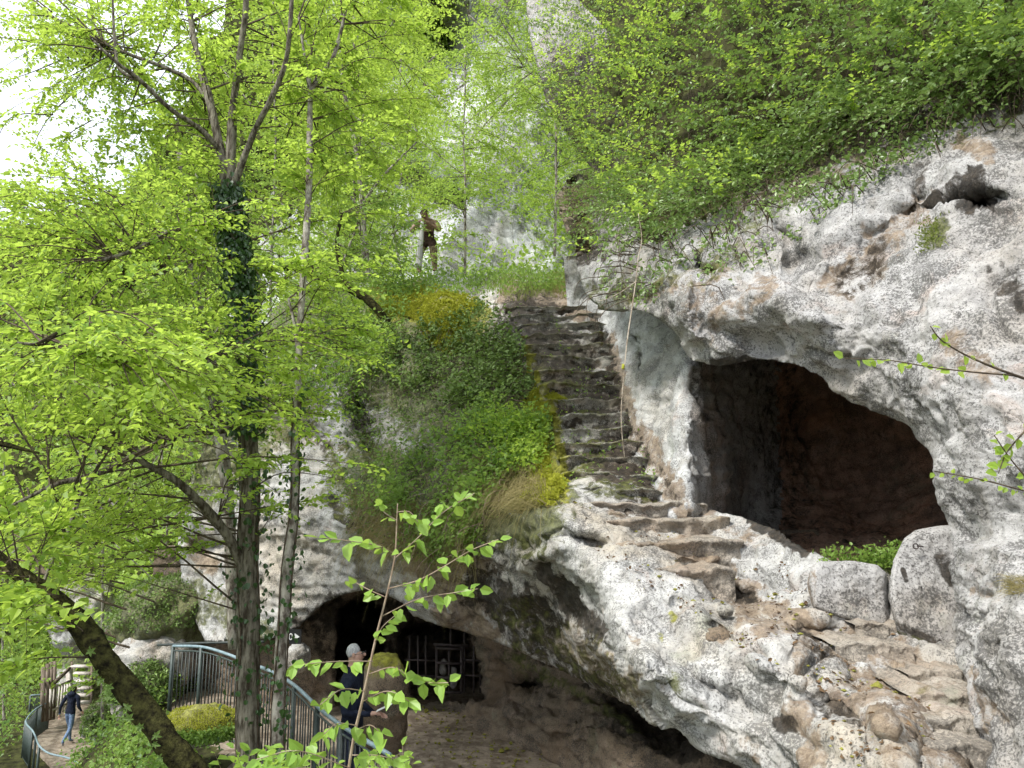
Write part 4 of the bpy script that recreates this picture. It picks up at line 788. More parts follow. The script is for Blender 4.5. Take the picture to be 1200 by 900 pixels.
# long dead stem hanging against the stairs
hv = empty('hanging_stem', P(742, 330, 6.3), 'long pale dead stem hanging down in front of the staircase', 'vine')
for b in [[(748, 300, 6.35, 0.58), (745, 330, 6.35, 0.69), (740, 365, 6.3, 0.84), (735, 400, 6.3, 0.84), (731, 440, 6.3, 0.61), (728, 480, 6.3, 0.58), (729, 510, 6.3, 0.46), (732, 536, 6.3, 0.31)], [(745, 330, 6.35, 0.61), (728, 342, 6.4, 0.50), (712, 350, 6.4, 0.38), (700, 353, 6.4, 0.27)], [(748, 250, 6.4, 0.38), (752, 280, 6.4, 0.46), (748, 302, 6.35, 0.50)]]:
    p, r = limb(b); mb = MB(); mb.tube(p, r, 7, sub=6, rough=.2); mb.build('stem', M['rootm'], hv)
o, w_ = blob('moss_clump', P(730, 429, 6.28), (.012, .012, .024), M['mossleaf'], rough=.4, n=3); setp(o, hv)

# ---------------------------------------------------------------- plants rooted on the rock
def on_rock(Lr, poly, n):
    m_ = pip(Lr['px'], Lr['py'], poly); i = np.nonzero(m_)[0]
    v = Lr['v'][i]; dd = v[:, 1]; p = dd**1.; k = rng.choice(i, n, p=None); return Lr['v'][k], Lr['n'][k]
def cover(name, label, Lr, poly, n, size, m_, thick=.12, hang=.4, w=.38, clump=6, spread=.09, stems=0, stem_mat=None, stem_len=.5, contrast=1.1):
    c, nr = on_rock(Lr, poly, max(1, n//clump)); up = np.array([0, 0, 1.])
    den = fbm(c, 1.3, 3, seed=size*100); keep = rng.random(len(c)) < np.clip(.72+contrast*den, .06, 1); c = c[keep]; nr = nr[keep]
    th = thick*(.25+.9*np.clip(.5+fbm(c, 2.2, 2, seed=3.), 0, 1.4))
    cc = np.repeat(c+nr*th[:, None]*rng.random(len(c))[:, None], clump, 0); nn = np.repeat(nr, clump, 0); q = len(cc)
    cc = cc+rng.normal(size=(q, 3))*spread*np.array([1, .7, .8])
    t = unit(nn*.5+rng.normal(size=(q, 3))*.6+np.array([-.15, -.1, -hang])); nl = unit(nn*.6+up*.7+rng.normal(size=(q, 3))*.35)
    L = Leaves(); L.add(cc, t, nl, size*rng.uniform(.55, 1.25, q)); o = L.build(name, m_, None, w=w); tag(o, label, kind='stuff')
    if stems:
        T = MB(); s, sn = on_rock(Lr, poly, stems)
        for a, b in zip(s, sn):
            l = stem_len*rng.uniform(.5, 1.4); e = a+b*(.15+.25*rng.random())+np.array([rng.normal()*.15, -.05, -l])
            T.tube(np.array([a+b*.02, (a+e)/2+b*.14+np.array([0, 0, .08*l]), e]), [.005, .004, .0015], 4, cap=False, sub=3)
        tag(T.build(name+'_stems', stem_mat or M['twigpale'], None), 'bare pale stems hanging among the leaves', kind='stuff')
    return o
# hanging shrubs above the brow of the right wall: the rim runs from the hollow by the stairs up to the right
hangp = [(560, -120), (1420, -120), (1420, 110), (1200, 128), (1165, 105), (1110, 128), (1075, 122), (1040, 172), (1000, 168), (960, 205), (925, 205), (900, 250), (872, 240), (845, 285), (815, 270), (790, 312), (760, 296), (735, 330), (718, 290), (710, 230), (690, 190), (650, 180), (600, 100)]
cover('hanging_shrubs', 'mass of small-leaved shrubs hanging over the top of the right cliff', R, hangp, 15000, .058, M['leaf3'], .45, .35, stems=1500, stem_mat=M['twig'], spread=.075, contrast=2.6, clump=9)
cover('hanging_shrubs', 'brighter yellow-green shrub growth at the left part of the overhanging mass', R, [(600, -100), (860, -100), (800, 60), (790, 180), (740, 260), (715, 200), (650, 180), (620, 60)], 9000, .06, M['leaf'], .7, .25, spread=.10, contrast=2.)
cover('hanging_shrubs', 'sparse trailing sprigs on the bare stone below the shrubs', R, [(720, 290), (800, 290), (900, 230), (1010, 175), (1200, 110), (1200, 150), (1060, 210), (1000, 250), (860, 330), (760, 360), (700, 345)], 4200, .042, M['leaf3'], .16, .3, stems=110, spread=.05, stem_len=.4, stem_mat=M['twig'], contrast=3.)
# long slanting sprigs
def sprigs(name, label, Lr, poly, n, length, nl, size, m_, heading, T_mat, jit=.35, droop=.3, lift=.1):
    s, sn = on_rock(Lr, poly, n); h = unit(np.array(heading)+sn*.5+rng.normal(size=(n, 3))*jit); L = Leaves(); T = MB()
    sprays(L, T, s+sn*lift, h, length*rng.uniform(.5, 1.3, n), nl, size, droop, .35, .002)
    tag(T.build(name+'_twigs', T_mat, None), 'thin twigs among the hanging leaves', kind='stuff'); o = L.build(name, m_, None, w=.38); tag(o, label, kind='stuff'); return o
sprigs('leafy_sprigs', 'leafy sprigs leaning out over the edge of the right cliff', R, hangp, 1150, .9, 20, .056, M['leaf3'], (-.75, -.55, .05), M['twig'], droop=.42, lift=.25, jit=.28)
sprigs('leafy_sprigs', 'short pale leafy shoots in clumps over the overhanging mass', R, hangp, 800, .4, 10, .06, M['leaf'], (-.4, -.8, .2), M['twigpale'], droop=.2, lift=.35)
sprigs('leafy_sprigs', 'longer leafy sprigs along the lower fringe of the hanging shrubs', R, [(700, 270), (790, 285), (850, 255), (900, 222), (1000, 160), (1200, 100), (1200, 60), (1000, 100), (800, 200), (700, 200)], 620, .75, 17, .052, M['leaf3'], (-.6, -.5, -.5), M['twigpale'], droop=.35)
# big-leaved shoots at the top
sprigs('large_leaved_shoots', 'shoots with larger bright leaves at the top of the overhang', R, [(780, 0), (940, -20), (930, 60), (790, 70)], 40, .5, 9, .12, M['fresh'], (-.4, -1., -.1), M['twigpale'], lift=.6)
# the planted slope left of the stairs
cover('slope_ivy', 'dark ivy blanket on the slope left of the stairs', FC, [(400, 370), (470, 400), (560, 360), (600, 370), (615, 420), (628, 470), (600, 500), (520, 480), (430, 440), (380, 400)], 13000, .06, M['ivyslope'], .34, .5, .46, spread=.08, contrast=2., stems=260, stem_mat=M['twig'])
cover('slope_shrubs', 'mid green undergrowth over the upper slope beside the ridge', FC, [(300, 340), (430, 335), (480, 330), (470, 420), (420, 470), (330, 470), (240, 520), (220, 640), (210, 600), (240, 470)], 14000, .07, M['leaf2'], .45, .3, spread=.16, stems=90, stem_mat=M['twig'])
cover('bright_undergrowth', 'bright green leafy plants on the slope above the grotto', FC, [(470, 540), (560, 470), (630, 470), (650, 520), (620, 560), (580, 600), (560, 640), (520, 640), (470, 600), (430, 600)], 10000, .058, M['leaf2'], .45, .35, spread=.09, contrast=2.2, stems=160, stem_mat=M['twigpale'])
cover('bright_undergrowth', 'paler fresh patch of plants next to the mossy stair edge', FC, [(540, 520), (600, 490), (645, 500), (640, 560), (590, 560)], 5000, .05, M['leaf'], .45, .3, spread=.09, contrast=2.)
cover('slope_shrubs', 'thin ivy and weeds over the grey rock left of the plants', FC, [(400, 450), (540, 470), (500, 540), (470, 620), (420, 640), (400, 560)], 4200, .05, M['ivyslope'], .12, .4, spread=.08)
cover('ferny_undergrowth', 'fern-green plants hanging over the grotto edge', FC, [(500, 600), (570, 600), (570, 640), (530, 655), (480, 640)], 2600, .05, M['leaf2'], .2, .6, spread=.08)
cover('ridge_plants', 'low weeds along the ridge line at the statue\'s feet', FC, [(440, 345), (500, 322), (600, 320), (690, 318), (690, 345), (600, 345), (480, 350)], 5200, .07, M['leaf2'], .2, -.4, spread=.12)
cover('trailing_weeds', 'small weeds growing on the stair treads', FC, [(640, 380), (730, 400), (780, 580), (660, 590)], 900, .035, M['leaf2'], .12, .0, spread=.06)
cover('cave_floor_plants', 'fresh green plants on the sill of the upper cave', FC, [(955, 640), (1075, 640), (1060, 672), (1000, 668), (960, 660)], 1300, .032, M['leaf2'], .12, -.2, spread=.04)
cover('wall_moss', 'small green tuft in the hollow of the right wall', R, [(1085, 270), (1110, 268), (1110, 300), (1085, 300)], 300, .03, M['grassg'], .05, -.2, .15, spread=.03)
def fuzz(name, label, Lr, poly, n, size, m_, thick=.05):
    c, nr = on_rock(Lr, poly, n); L = Leaves(); k = fbm(c, 5, 3); c = c+nr*(thick*np.clip(.3+k, -.2, 1.2))[:, None]
    L.add(c, nr*.7+rng.normal(size=(n, 3))*.5+np.array([0, 0, -.25]), rng.normal(size=(n, 3))+np.array([0, -.5, .7]), size*rng.uniform(.5, 1.3, n)); tag(L.build(name, m_, None, w=.22), label, kind='stuff')
fuzz('moss_cushion', 'yellow-green moss draped over the shoulder left of the stair top', FC, [(430, 368), (455, 345), (500, 338), (545, 348), (572, 358), (545, 378), (548, 400), (530, 418), (505, 405), (490, 378), (460, 374)], 26000, .045, M['mossleaf'], .17)
fuzz('moss_cushion', 'yellow moss strip along the left edge of the staircase', FC, [(616, 470), (640, 458), (665, 470), (640, 500), (648, 560), (668, 575), (650, 600), (615, 590), (630, 540), (626, 500)], 16000, .038, M['mossleaf'], .11)
def grass(name, label, Lr, poly, n, length, m_, hang=1., out=.35, up=.3, wd=.004):
    c, nr = on_rock(Lr, poly, n); l = length*rng.uniform(.5, 1.2, n)[:, None]; dr = unit(nr*out+rng.normal(size=(n, 3))*.22+np.array([0, 0, up]))
    sd = unit(np.cross(dr, rng.normal(size=(n, 3)))); k = np.linspace(0, 1, 4); w_ = wd*(1-k*.85)
    pos = c[:, None]+dr[:, None]*(l*k[None])[..., None]; pos[..., 2] -= hang*l*k[None]**2
    V = np.stack([pos-sd[:, None]*w_[None, :, None], pos+sd[:, None]*w_[None, :, None]], 2).reshape(-1, 3); b = np.arange(n)[:, None]*8
    f = np.concatenate([b+[2*i, 2*i+1, 2*i+3, 2*i+2] for i in range(3)]); tag(mesh_np(name, V, f, m_, smooth=False), label, kind='stuff')
grass('dry_grass', 'long straw-coloured grass hanging beside the mossy stair edge', FC, [(555, 540), (610, 530), (640, 560), (650, 600), (600, 600), (560, 590)], 2600, .55, M['grass'])
grass('dry_grass', 'drooping brown grass fringe above the dark grotto', FC, [(410, 570), (470, 590), (560, 600), (560, 660), (480, 650), (415, 640)], 2600, .45, M['grass'])
grass('ridge_grass', 'pale green grass on the ridge above the stair top', FC, [(540, 328), (690, 318), (700, 345), (600, 352)], 2400, .34, M['grassg'], .5, .3, .9)
grass('ridge_grass', 'dry straw grass on the bank right of the stair top', FC, [(640, 322), (700, 318), (715, 350), (650, 350)], 1500, .40, M['grass'], .7, .3, .7)
grass('grass_tuft', 'tuft of dry grass on the cliff at the right edge', R, [(1190, 680), (1215, 680), (1215, 700), (1190, 700)], 260, .10, M['grass'], .5, .5, .3, .0012)
grass('root_fringe', 'brown hanging roots in the hollow by the brow', R, [(655, 215), (700, 215), (705, 300), (665, 300)], 220, .6, M['grass'], 1.2, .4, .2)
cover('hillside_growth', 'leafy undergrowth covering the wooded hillside on the left', Hill, [(-400, 250), (150, 210), (300, -100), (460, -100), (480, 480), (400, 720), (180, 800), (-400, 860)], 70000, .26, M['leaffar'], 1.6, .2, spread=.5, clump=9)
# bushes in front of far cliff
cover('cliff_foot_bushes', 'bushes at the foot of the far pale cliff behind the ridge', FarC, [(380, 200), (470, 200), (480, 300), (560, 310), (700, 330), (700, 380), (380, 380)], 9000, .16, M['leaffar'], 1.5, .2, spread=.35)
cover('cliff_growth', 'patches of greenery clinging to the far pale cliff', FarC, [(330, -150), (500, -150), (540, 60), (520, 200), (440, 220), (360, 200)], 34000, .15, M['leaffar'], 2.2, .2, spread=.3)
cover('cliff_growth', 'leafy veil over the far cliff right of the pale strip', FarC, [(615, -200), (800, -200), (800, 330), (650, 310), (570, 240), (560, 130)], 56000, .13, M['leaffar'], 2.4, .2, spread=.25, stems=500, stem_mat=M['twig'], stem_len=1.4)
cover('cliff_growth', 'airy pale foliage in front of the far cliff above the ridge', FarC, [(390, 20), (520, 70), (560, 200), (590, 225), (500, 240), (470, 330), (390, 330)], 30000, .12, M['leaffar'], 3., .2, spread=.3, stems=160, stem_mat=M['twig'], stem_len=1.4)
# ground plants on the bank below the railing
def ground_cover(name, label, poly, n, size, m_, h=.2, clump=6, spread=.12, zf=None):
    xy = poly_sample(poly, n//clump); x, y = xy[:, 0], xy[:, 1]; k = fbm(np.stack([x, y, 0*x], -1), .9, 3); kp = rng.random(len(x)) < np.clip(.7+1.3*k, .1, 1); x, y = x[kp], y[kp]
    c = np.stack([x, y, ground_z(x, y)+h*rng.random(len(x))*(1+2*np.clip(fbm(np.stack([x, y, 0*x+4], -1), .8, 2), 0, 1))+.02], -1); c = np.repeat(c, clump, 0)+rng.normal(size=(len(x)*clump, 3))*spread*[1, 1, .6]
    c[:, 2] = np.maximum(c[:, 2], ground_z(c[:, 0], c[:, 1])+.03)
    q = len(c); L = Leaves(); L.add(c, rng.normal(size=(q, 3))+[0, -.2, -.1], rng.normal(size=(q, 3))*.4+[0, -.3, 1], size*rng.uniform(.5, 1.3, q)); tag(L.build(name, m_, None, w=.4), label, kind='stuff')
bank = [(-1.2, 5.2), (-5.4, 11.6), (-5.6, 15), (-7.6, 15), (-8.2, 10), (-6, 3.5), (-3, 3)]
for k_i, (o_, w_) in enumerate(MOSSY[:8]):
    if k_i in (0, 3, 4): continue
    cc_ = w_+np.array(o_.location); nn_ = unit(w_/np.array([1, 1, .7])); sel = np.nonzero((nn_[:, 2] > -.15) & (nn_[:, 1] < .5) & (fbm(cc_, 2.2, 3) > -.25))[0]; q_ = rng.choice(sel, 5000); up_ = (w_[q_, 2] > .02) if k_i == 2 else np.ones(5000, bool)
    gm = M['leaf2'] if k_i == 2 else M['ivyslope']
    if k_i == 2: q2 = q_[up_]; q_ = np.concatenate([q_[~up_][:900]]*6)[:5000]; q_ = q_ if len(q_) == 5000 else rng.choice(q_, 5000)
    if k_i == 2: L = Leaves(); n2 = len(q2); L.add(cc_[q2]+nn_[q2]*.01, nn_[q2]*.8+rng.normal(size=(n2, 3))*.6, rng.normal(size=(n2, 3))+[0, -.5, .5], rng.uniform(.012, .028, n2)); tag(L.build('moss_fronds', M['mossleaf'], None, w=.22), 'yellow moss on top of the low boulder below the railing', kind='stuff')
    L = Leaves(); L.add(cc_[q_]+rng.normal(size=(5000, 3))*.03+nn_[q_]*.02, nn_[q_]*.5+rng.normal(size=(5000, 3))*.6+[0, 0, -.3], nn_[q_]+[0, 0, .5]+rng.normal(size=(5000, 3))*.4, rng.uniform(.02, .055, 5000))
    tag(L.build('moss_and_ivy', gm, None, w=.4), 'small moss and ivy leaves over a rock on the left bank', kind='stuff')
ground_cover('bank_plants', 'leafy ground plants on the bank between the railing and the lower path', bank, 26000, .06, M['leaf2'], .28)
ground_cover('bank_plants', 'darker ivy on the bank below the railing', bank+[(-2.4, 5)], 10000, .06, M['ivyslope'], .12)
ground_cover('bank_plants', 'leafy weeds at the foot of the railing around the tree trunks', [(-1.0, 5.6), (-4.9, 11.2), (-5.6, 11.2), (-2.4, 5.4)], 9000, .06, M['leaf2'], .15)
ground_cover('valley_plants', 'bright green undergrowth left of the lower path', [(-14.6, 19), (-14.8, 24), (-15.8, 30), (-34, 40), (-34, 14), (-12, 9), (-8.5, 9), (-11.5, 16)], 42000, .11, M['leaf2'], .8, spread=.25)
ground_cover('valley_plants', 'fresh green weeds right of the lower path', [(-11.2, 22), (-9.2, 17), (-6, 16), (-6, 24), (-11, 30), (-12, 27)], 12000, .09, M['leaf2'], .5, spread=.2)
# leaf rosettes growing on the leaning trunk, ivy leaves at front bottom
o = empty('young_sprouts', P(150, 828, 4.78), 'pale star-shaped leaf sprouts growing on the leaning mossy trunk', 'sprouts')
for (x, y) in [(107, 763), (112, 789), (118, 797), (128, 815), (150, 828), (152, 842), (165, 852), (182, 872), (188, 888), (128, 806), (183, 862)]:
    L = Leaves(); c = P(x, y, 4.78); a = np.linspace(0, 2*np.pi, 7)[:-1]+rng.random(); t = np.stack([np.cos(a), 0*a-.3, np.sin(a)], -1); L.add(np.repeat(c[None], 6, 0), t, np.array([0, -1., .3])+rng.normal(size=(6, 3))*.2, rng.uniform(.022, .042, 6)); L.build('leaf_rosette', M['leaf3'], o, w=.26)
sh = empty('front_shrub', P(300, 990, 3.4), 'low shrub with pale leaves at the bottom edge in front of the railing', 'shrub'); L = Leaves(); T = MB()
n_ = 60; xy = np.stack([rng.uniform(270, 480, n_), 955+0*rng.random(n_)], -1); tp = np.stack([xy[:, 0]+rng.normal(0, 12, n_), rng.uniform(868, 925, n_)], -1)
a_ = P(xy[:, 0], xy[:, 1], rng.uniform(3.2, 3.8, n_)); b_ = P(tp[:, 0], tp[:, 1], rng.uniform(3.2, 3.8, n_)); sprays(L, T, a_, b_-a_, np.linalg.norm(b_-a_, axis=1), 10, .06, .05, .4); L.build('foliage', M['fresh'], sh, w=.34, T=T, tm=M['twigpale'])

# litter on the ledges and grit on the grotto floor
c_, n_r = on_rock(FC, [(650, 590), (900, 640), (1000, 740), (1120, 780), (1160, 900), (1000, 900), (850, 740), (700, 650)], 2600); k_ = (n_r[:, 2] > .45) & (fbm(c_, 2.5, 3) > -.1); c_ = c_[k_][:620]; n_r = n_r[k_][:620]
L = Leaves(); L.add(c_+n_r*.006, rng.normal(size=c_.shape)*[1, 1, .2], n_r+rng.normal(size=c_.shape)*.3, rng.uniform(.012, .034, len(c_))); tag(L.build('leaf_litter', M['litter'], None, w=.38), 'dead leaves and bits lying on the worn ledges', kind='stuff')
def pebbles(name, label, c, s, m_):
    b = np.array([[1, 0, 0], [-1, 0, 0], [0, 1, 0], [0, -1, 0], [0, 0, 1], [0, 0, -1.]]); f = np.array([[0, 2, 4], [2, 1, 4], [1, 3, 4], [3, 0, 4], [2, 0, 5], [1, 2, 5], [3, 1, 5], [0, 3, 5]])
    n = len(c); V = b[None]*s[:, None, None]*rng.uniform(.6, 1.3, (n, 6, 1))*[1, 1, .6]; a = rng.uniform(0, 6.3, n); cs, sn = np.cos(a), np.sin(a)
    V = np.stack([V[..., 0]*cs[:, None]-V[..., 1]*sn[:, None], V[..., 0]*sn[:, None]+V[..., 1]*cs[:, None], V[..., 2]], -1)+c[:, None]
    tag(mesh_np(name, V.reshape(-1, 3), (np.arange(n)[:, None, None]*6+f[None]).reshape(-1, 3), m_, smooth=False), label, kind='stuff')
x = rng.uniform(-1.5, 4.5, 2400); y = rng.uniform(5.5, 12.5, 2400); pebbles('floor_grit', 'small stones strewn over the trodden grotto floor', np.stack([x, y, ground_z(x, y)+.02+.02*perlin(np.stack([x, y, 0*x], -1))], -1), rng.gamma(2., .007, 2400)+.004, M['earthrock'])
kk = c_[rng.integers(0, len(c_), 260)]; pebbles('ledge_grit', 'small stones and crumbs lying on the carved ledge', kk+rng.normal(size=kk.shape)*[.05, .05, .0], rng.gamma(2., .004, 260)+.003, M['stepL'])
L = Leaves(); x = rng.uniform(-1.2, 4.5, 500); y = rng.uniform(5.5, 12.5, 500); L.add(np.stack([x, y, ground_z(x, y)+.035], -1), rng.normal(size=(500, 3))*[1, 1, .2], np.array([0, 0, 1.])+rng.normal(size=(500, 3))*.3, rng.uniform(.02, .045, 500)); tag(L.build('leaf_litter', M['litter'], None, w=.38), 'dead leaves scattered on the grotto floor', kind='stuff')
# ---------------------------------------------------------------- railings, fences, gate, sign
RLp = [(203, 757, 11.9), (236, 758, 11.4), (262, 765, 10.9), (290, 776, 10.3), (318, 787, 9.6), (345, 803, 9.0), (372, 828, 8.2), (400, 850, 7.5), (457, 885, 6.7)]
rp = np.array([P(*q) for q in RLp]); rail = empty('metal_railing', rp[-1]-[0, 0, 1.05], 'green metal bar railing with blue-grey handrail beside the grotto floor', 'railing')
mb = MB(); mb.tube(rp, .021, 10, sub=5); mb.build('handrail', M['railblue'], rail)
foot = rp.copy(); foot[:, 2] = -3.3+.06; foot[:, 2] = np.minimum(foot[:, 2], rp[:, 2]-.72)
for a, b in ((rp-[0, 0, .07], 0), (foot, 0)):
    mb = MB(); mb.tube(a, .012, 6, sub=5); mb.build('rail', M['railgreen'], rail)
for i in (0, 1, 3, 5, 6, 7, 8):
    mb = MB(); mb.bar(foot[i]-[0, 0, .12], rp[i], .045, .045); mb.build('post', M['railgreen'], rail)
sp, _ = smooth_path(rp, np.ones(len(rp)), 40); sf, _ = smooth_path(foot, np.ones(len(rp)), 40)
ln = np.concatenate([[0], np.cumsum(np.linalg.norm(np.diff(sp, axis=0), axis=1))])
for s in np.arange(.06, ln[-1]-.04, .105):
    i = np.searchsorted(ln, s); mb = MB(); mb.bar(sf[i], sp[i]-[0, 0, .07], .014, .014); mb.build('bar', M['railbar'], rail)
mb = MB(); mb.tube([P(185, 756, 12.4), P(225, 754, 12.1), P(262, 753, 11.9), P(310, 752, 11.7)], .02, 6, sub=4); o = mb.build('dark_rail', M['railbar'], None)
tag(o, 'thin dark rail running level just above the railing at its far end', 'rail')
# lower handrail by the path
LPx = [(36, 815, 26.5), (57, 814, 26.8), (58, 822, 25.6), (43, 830, 24.6), (30, 845, 23.2), (38, 856, 22.3), (42, 864, 21.9), (46, 874, 21.3), (58, 883, 20.9), (82, 889, 20.6), (101, 901, 20.2), (118, 918, 19.8)]
lp = np.array([P(*q) for q in LPx]); lr = empty('path_handrail', lp[4]-[0, 0, 1.], 'winding blue-grey handrail with green panels along the lower path', 'handrail')
mb = MB(); mb.tube(lp, .024, 8, sub=3); mb.build('handrail', M['railblue'], lr)
for i in range(0, 8):
    mb = MB(); mb.bar(lp[i]-[0, 0, 1.05], lp[i], .05, .05); mb.build('post', M['railgreen'], lr)
for i in (0, 1, 2, 3, 4):
    mb = MB(); a, b = lp[i], lp[i+1]
    for k in np.arange(.08, 1, .09): q = a+(b-a)*k; mb.bar(q-[0, 0, 1.], q-[0, 0, .05], .03, .02)
    mb.bar(a-[0, 0, .98], b-[0, 0, .98], .03, .03); mb.build('bar_panel', M['railgreen'], lr)
# wooden fences and steps along the lower way
def picket(name, label, a, b, h, n, m1, post=True, gap=.5):
    o = empty(name, a, label, 'fence'); a = np.array(a); b = np.array(b)
    for z in (h, h*.25): mb = MB(); mb.bar(a+[0, 0, z], b+[0, 0, z], .05, .07); mb.build('rail', m1, o)
    for i in range(n): q = a+(b-a)*i/(n-1); mb = MB(); mb.bar(q, q+[0, 0, h-.03], .05 if i % (n-1) else .09, .03 if i % (n-1) else .09); mb.build('slat' if i % (n-1) else 'post', m1, o)
    return o
zz = lambda x, y, d: P(x, y, d)
picket('wooden_fence', 'weathered slatted fence on the high landing above the path, upper of two', zz(86, 754, 29), zz(106, 756, 28), .62, 8, M['wood'])
picket('wooden_fence', 'weathered slatted fence on the high landing above the path, lower of two', zz(102, 770, 26), zz(128, 772, 25), .85, 10, M['wood'])
picket('wooden_fence', 'pale slatted stair fence standing beside the walker on the lower path', zz(57, 842, 25.5), zz(80, 832, 26.5), .95, 8, M['woodpale'])
f4 = empty('plank_screen', zz(55, 845, 25), 'tall dark plank screen left of the pale stair fence', 'fence')
for i, (x, t_) in enumerate([(49, 782), (54, 778), (58, 776), (62, 775)]): mb = MB(); mb.bar(zz(x, 846-i, 25+i*.25), zz(x+2, t_, 25+i*.25), .12, .05); mb.build('plank', M['wood'], f4)
for y in (800, 830): mb = MB(); mb.bar(zz(47, y+2, 25), zz(65, y-2, 25.8), .05, .08); mb.build('crosspiece', M['wood'], f4)
st2 = empty('wooden_steps', zz(97, 822, 27), 'pale wooden steps at the end of the lower path', 'steps')
for i in range(6): y = 823-i*8.5; d = 27+i*.32; mb = MB(); mb.bar(zz(85, y, d), zz(106, y, d), .30, .06); mb.build('tread', M['woodpale'], st2)
for x in (84, 107): mb = MB(); mb.bar(zz(x, 826, 26.9), zz(x, 778, 28.8), .06, .22); mb.build('stringer', M['wood'], st2)
mb = MB(); mb.bar(zz(82, 828, 26.6), zz(81, 784, 26.6), .15, .15); mb.build('newel_post', M['woodpale'], st2)
mb = MB(); mb.bar(zz(64, 800, 25.4), zz(82, 783, 26.6), .07, .09); mb.build('sloping_rail', M['wood'], st2)
b0 = picket('log_edge', 'two low log risers crossing the lower path at the bottom', PZ(106, 872, -7.5), PZ(136, 873, -7.5), .12, 3, M['wood']); b0['category'] = 'log step'

# barred gate of the recess
gd = 12.35; ga, gb = P(474, 812, gd), P(570, 814, gd); gx = (gb-ga); gw = np.linalg.norm(gx); gx /= gw
gate = empty('iron_gate', ga, 'dark rusted iron lattice gate closing the recess at the back of the grotto', 'gate')
def gp(x, y): return P(x, y, gd)
for x in (480, 490, 499): mb = MB(); mb.bar(gp(x, 812), gp(x, 745), .028, .028); mb.build('bar', M['iron'], gate)
for x in (544, 555, 563): mb = MB(); mb.bar(gp(x, 812), gp(x, 742), .028, .028); mb.build('bar', M['iron'], gate)
for y in (773, 791): 
    for a, b in ((474, 512), (542, 570)): mb = MB(); mb.bar(gp(a, y), gp(b, y+1), .03, .026); mb.build('crossbar', M['iron'], gate)
mb = MB(); mb.bar(gp(508, 755), gp(549, 757), .035, .04); mb.build('lintel', M['iron'], gate)
mb = MB(); mb.bar(gp(528, 755), gp(528, 735), .028, .028); mb.build('bar', M['iron'], gate)
leaf_ = MB()
for x in (512, 541): leaf_.bar(gp(x, 812)-[0, .03, 0], gp(x, 757)-[0, .03, 0], .045, .03)
leaf_.bar(gp(526.5, 810)-[0, .03, 0], gp(526.5, 759)-[0, .03, 0], .035, .024)
for y in (759, 776, 793, 810): leaf_.bar(gp(512, y)-[0, .035, 0], gp(541, y+1)-[0, .035, 0], .03, .035)
o = leaf_.build('gate_leaf', M['iron'], gate); lk = MB(); lk.bar(gp(537, 790)-[0, .06, 0], gp(542, 790)-[0, .06, 0], .05, .06); lk.build('lock', M['iron'], gate)
for lab, x, y, h in (('pale plaster figure crouching behind the gate', 519, 792, .20), ('slim pale plaster limb-like figure behind the gate', 531, 808, .28)):
    o, w_ = blob('plaster_figure', P(x, y, 13.2)+[0, 0, h*.55], (.055, .05, h*.5), M['plaster'], seed=x, rough=.35, n=4); 
    o2, _ = blob('head', P(x, y, 13.2)+[.01, -.02, h*1.12], (.045, .05, .06), M['plaster'], seed=x+1, rough=.1, n=3); tag(o, lab, 'figure'); o2.parent = o; o2.location = Vector(o2.location)-Vector(o.location)

# direction sign
sg = empty('direction_sign', P(345, 746, 11.35), 'small black sign with white zero and arrow between the slender trunk and the dark wall', 'sign')
c = P(344, 746, 11.35); mb = MB(); mb.bar(c-[.17, 0, 0], c+[.115, 0, 0], .02, .21, (0, 0, 1)); 
mb.build('board', M['black'], sg, smooth=False)
mb = MB(); a = np.linspace(0, 2*np.pi, 21); q = c+[-.035, -.016, 0]; mb.tube(np.stack([q[0]+.022*np.cos(a), 0*a+q[1], q[2]+.042*np.sin(a)], -1), .008, 5, cap=False); mb.build('zero', M['white'], sg)
mb = MB(); q = c+[.055, -.014, 0]; v = np.array([[-.035, 0, .05], [-.035, 0, -.05], [.04, 0, 0]]); mb.add(np.concatenate([q+v, q+v+[0, -.006, 0]]), [(0, 2, 1), (3, 4, 5), (0, 1, 4, 3), (1, 2, 5, 4), (2, 0, 3, 5)]); mb.build('arrow', M['white'], sg, smooth=False)

# ---------------------------------------------------------------- people and statue
def figure(name, label, cat, base, yaw, J, E, mats, faces, lean=None):
    """J: joint -> (x,y,z,radius[,ry]); E: edges; mats: list; faces(co)->material index. x right, y forward(+ = facing), z up."""
    me = bpy.data.meshes.new(name); ks = list(J); ix = {k: i for i, k in enumerate(ks)}
    me.from_pydata([J[k][:3] for k in ks], [(ix[a], ix[b]) for a, b in E], [])
    o = bpy.data.objects.new(name, me); COL.objects.link(o)
    sm = o.modifiers.new('skin', 'SKIN'); sm.use_smooth_shade = True; sm.branch_smoothing = .4
    for k in ks:
        s = me.skin_vertices[0].data[ix[k]]; s.radius = (J[k][3], J[k][4] if len(J[k]) > 4 else J[k][3]); s.use_root = (k == 'pelvis')
    ss = o.modifiers.new('sub', 'SUBSURF'); ss.levels = 2; ss.render_levels = 2
    dg = bpy.context.evaluated_depsgraph_get(); m2 = bpy.data.meshes.new_from_object(o.evaluated_get(dg)); o.modifiers.clear(); o.data = m2
    m2.materials.clear()
    for m_ in mats: m2.materials.append(m_)
    for p in m2.polygons: p.use_smooth = True; p.material_index = faces(p.center)
    o.location = [float(q) for q in base]; o.rotation_euler = (0, 0, yaw)
    return tag(o, label, cat)
def part_of(o, body):
    o.parent = body; return o
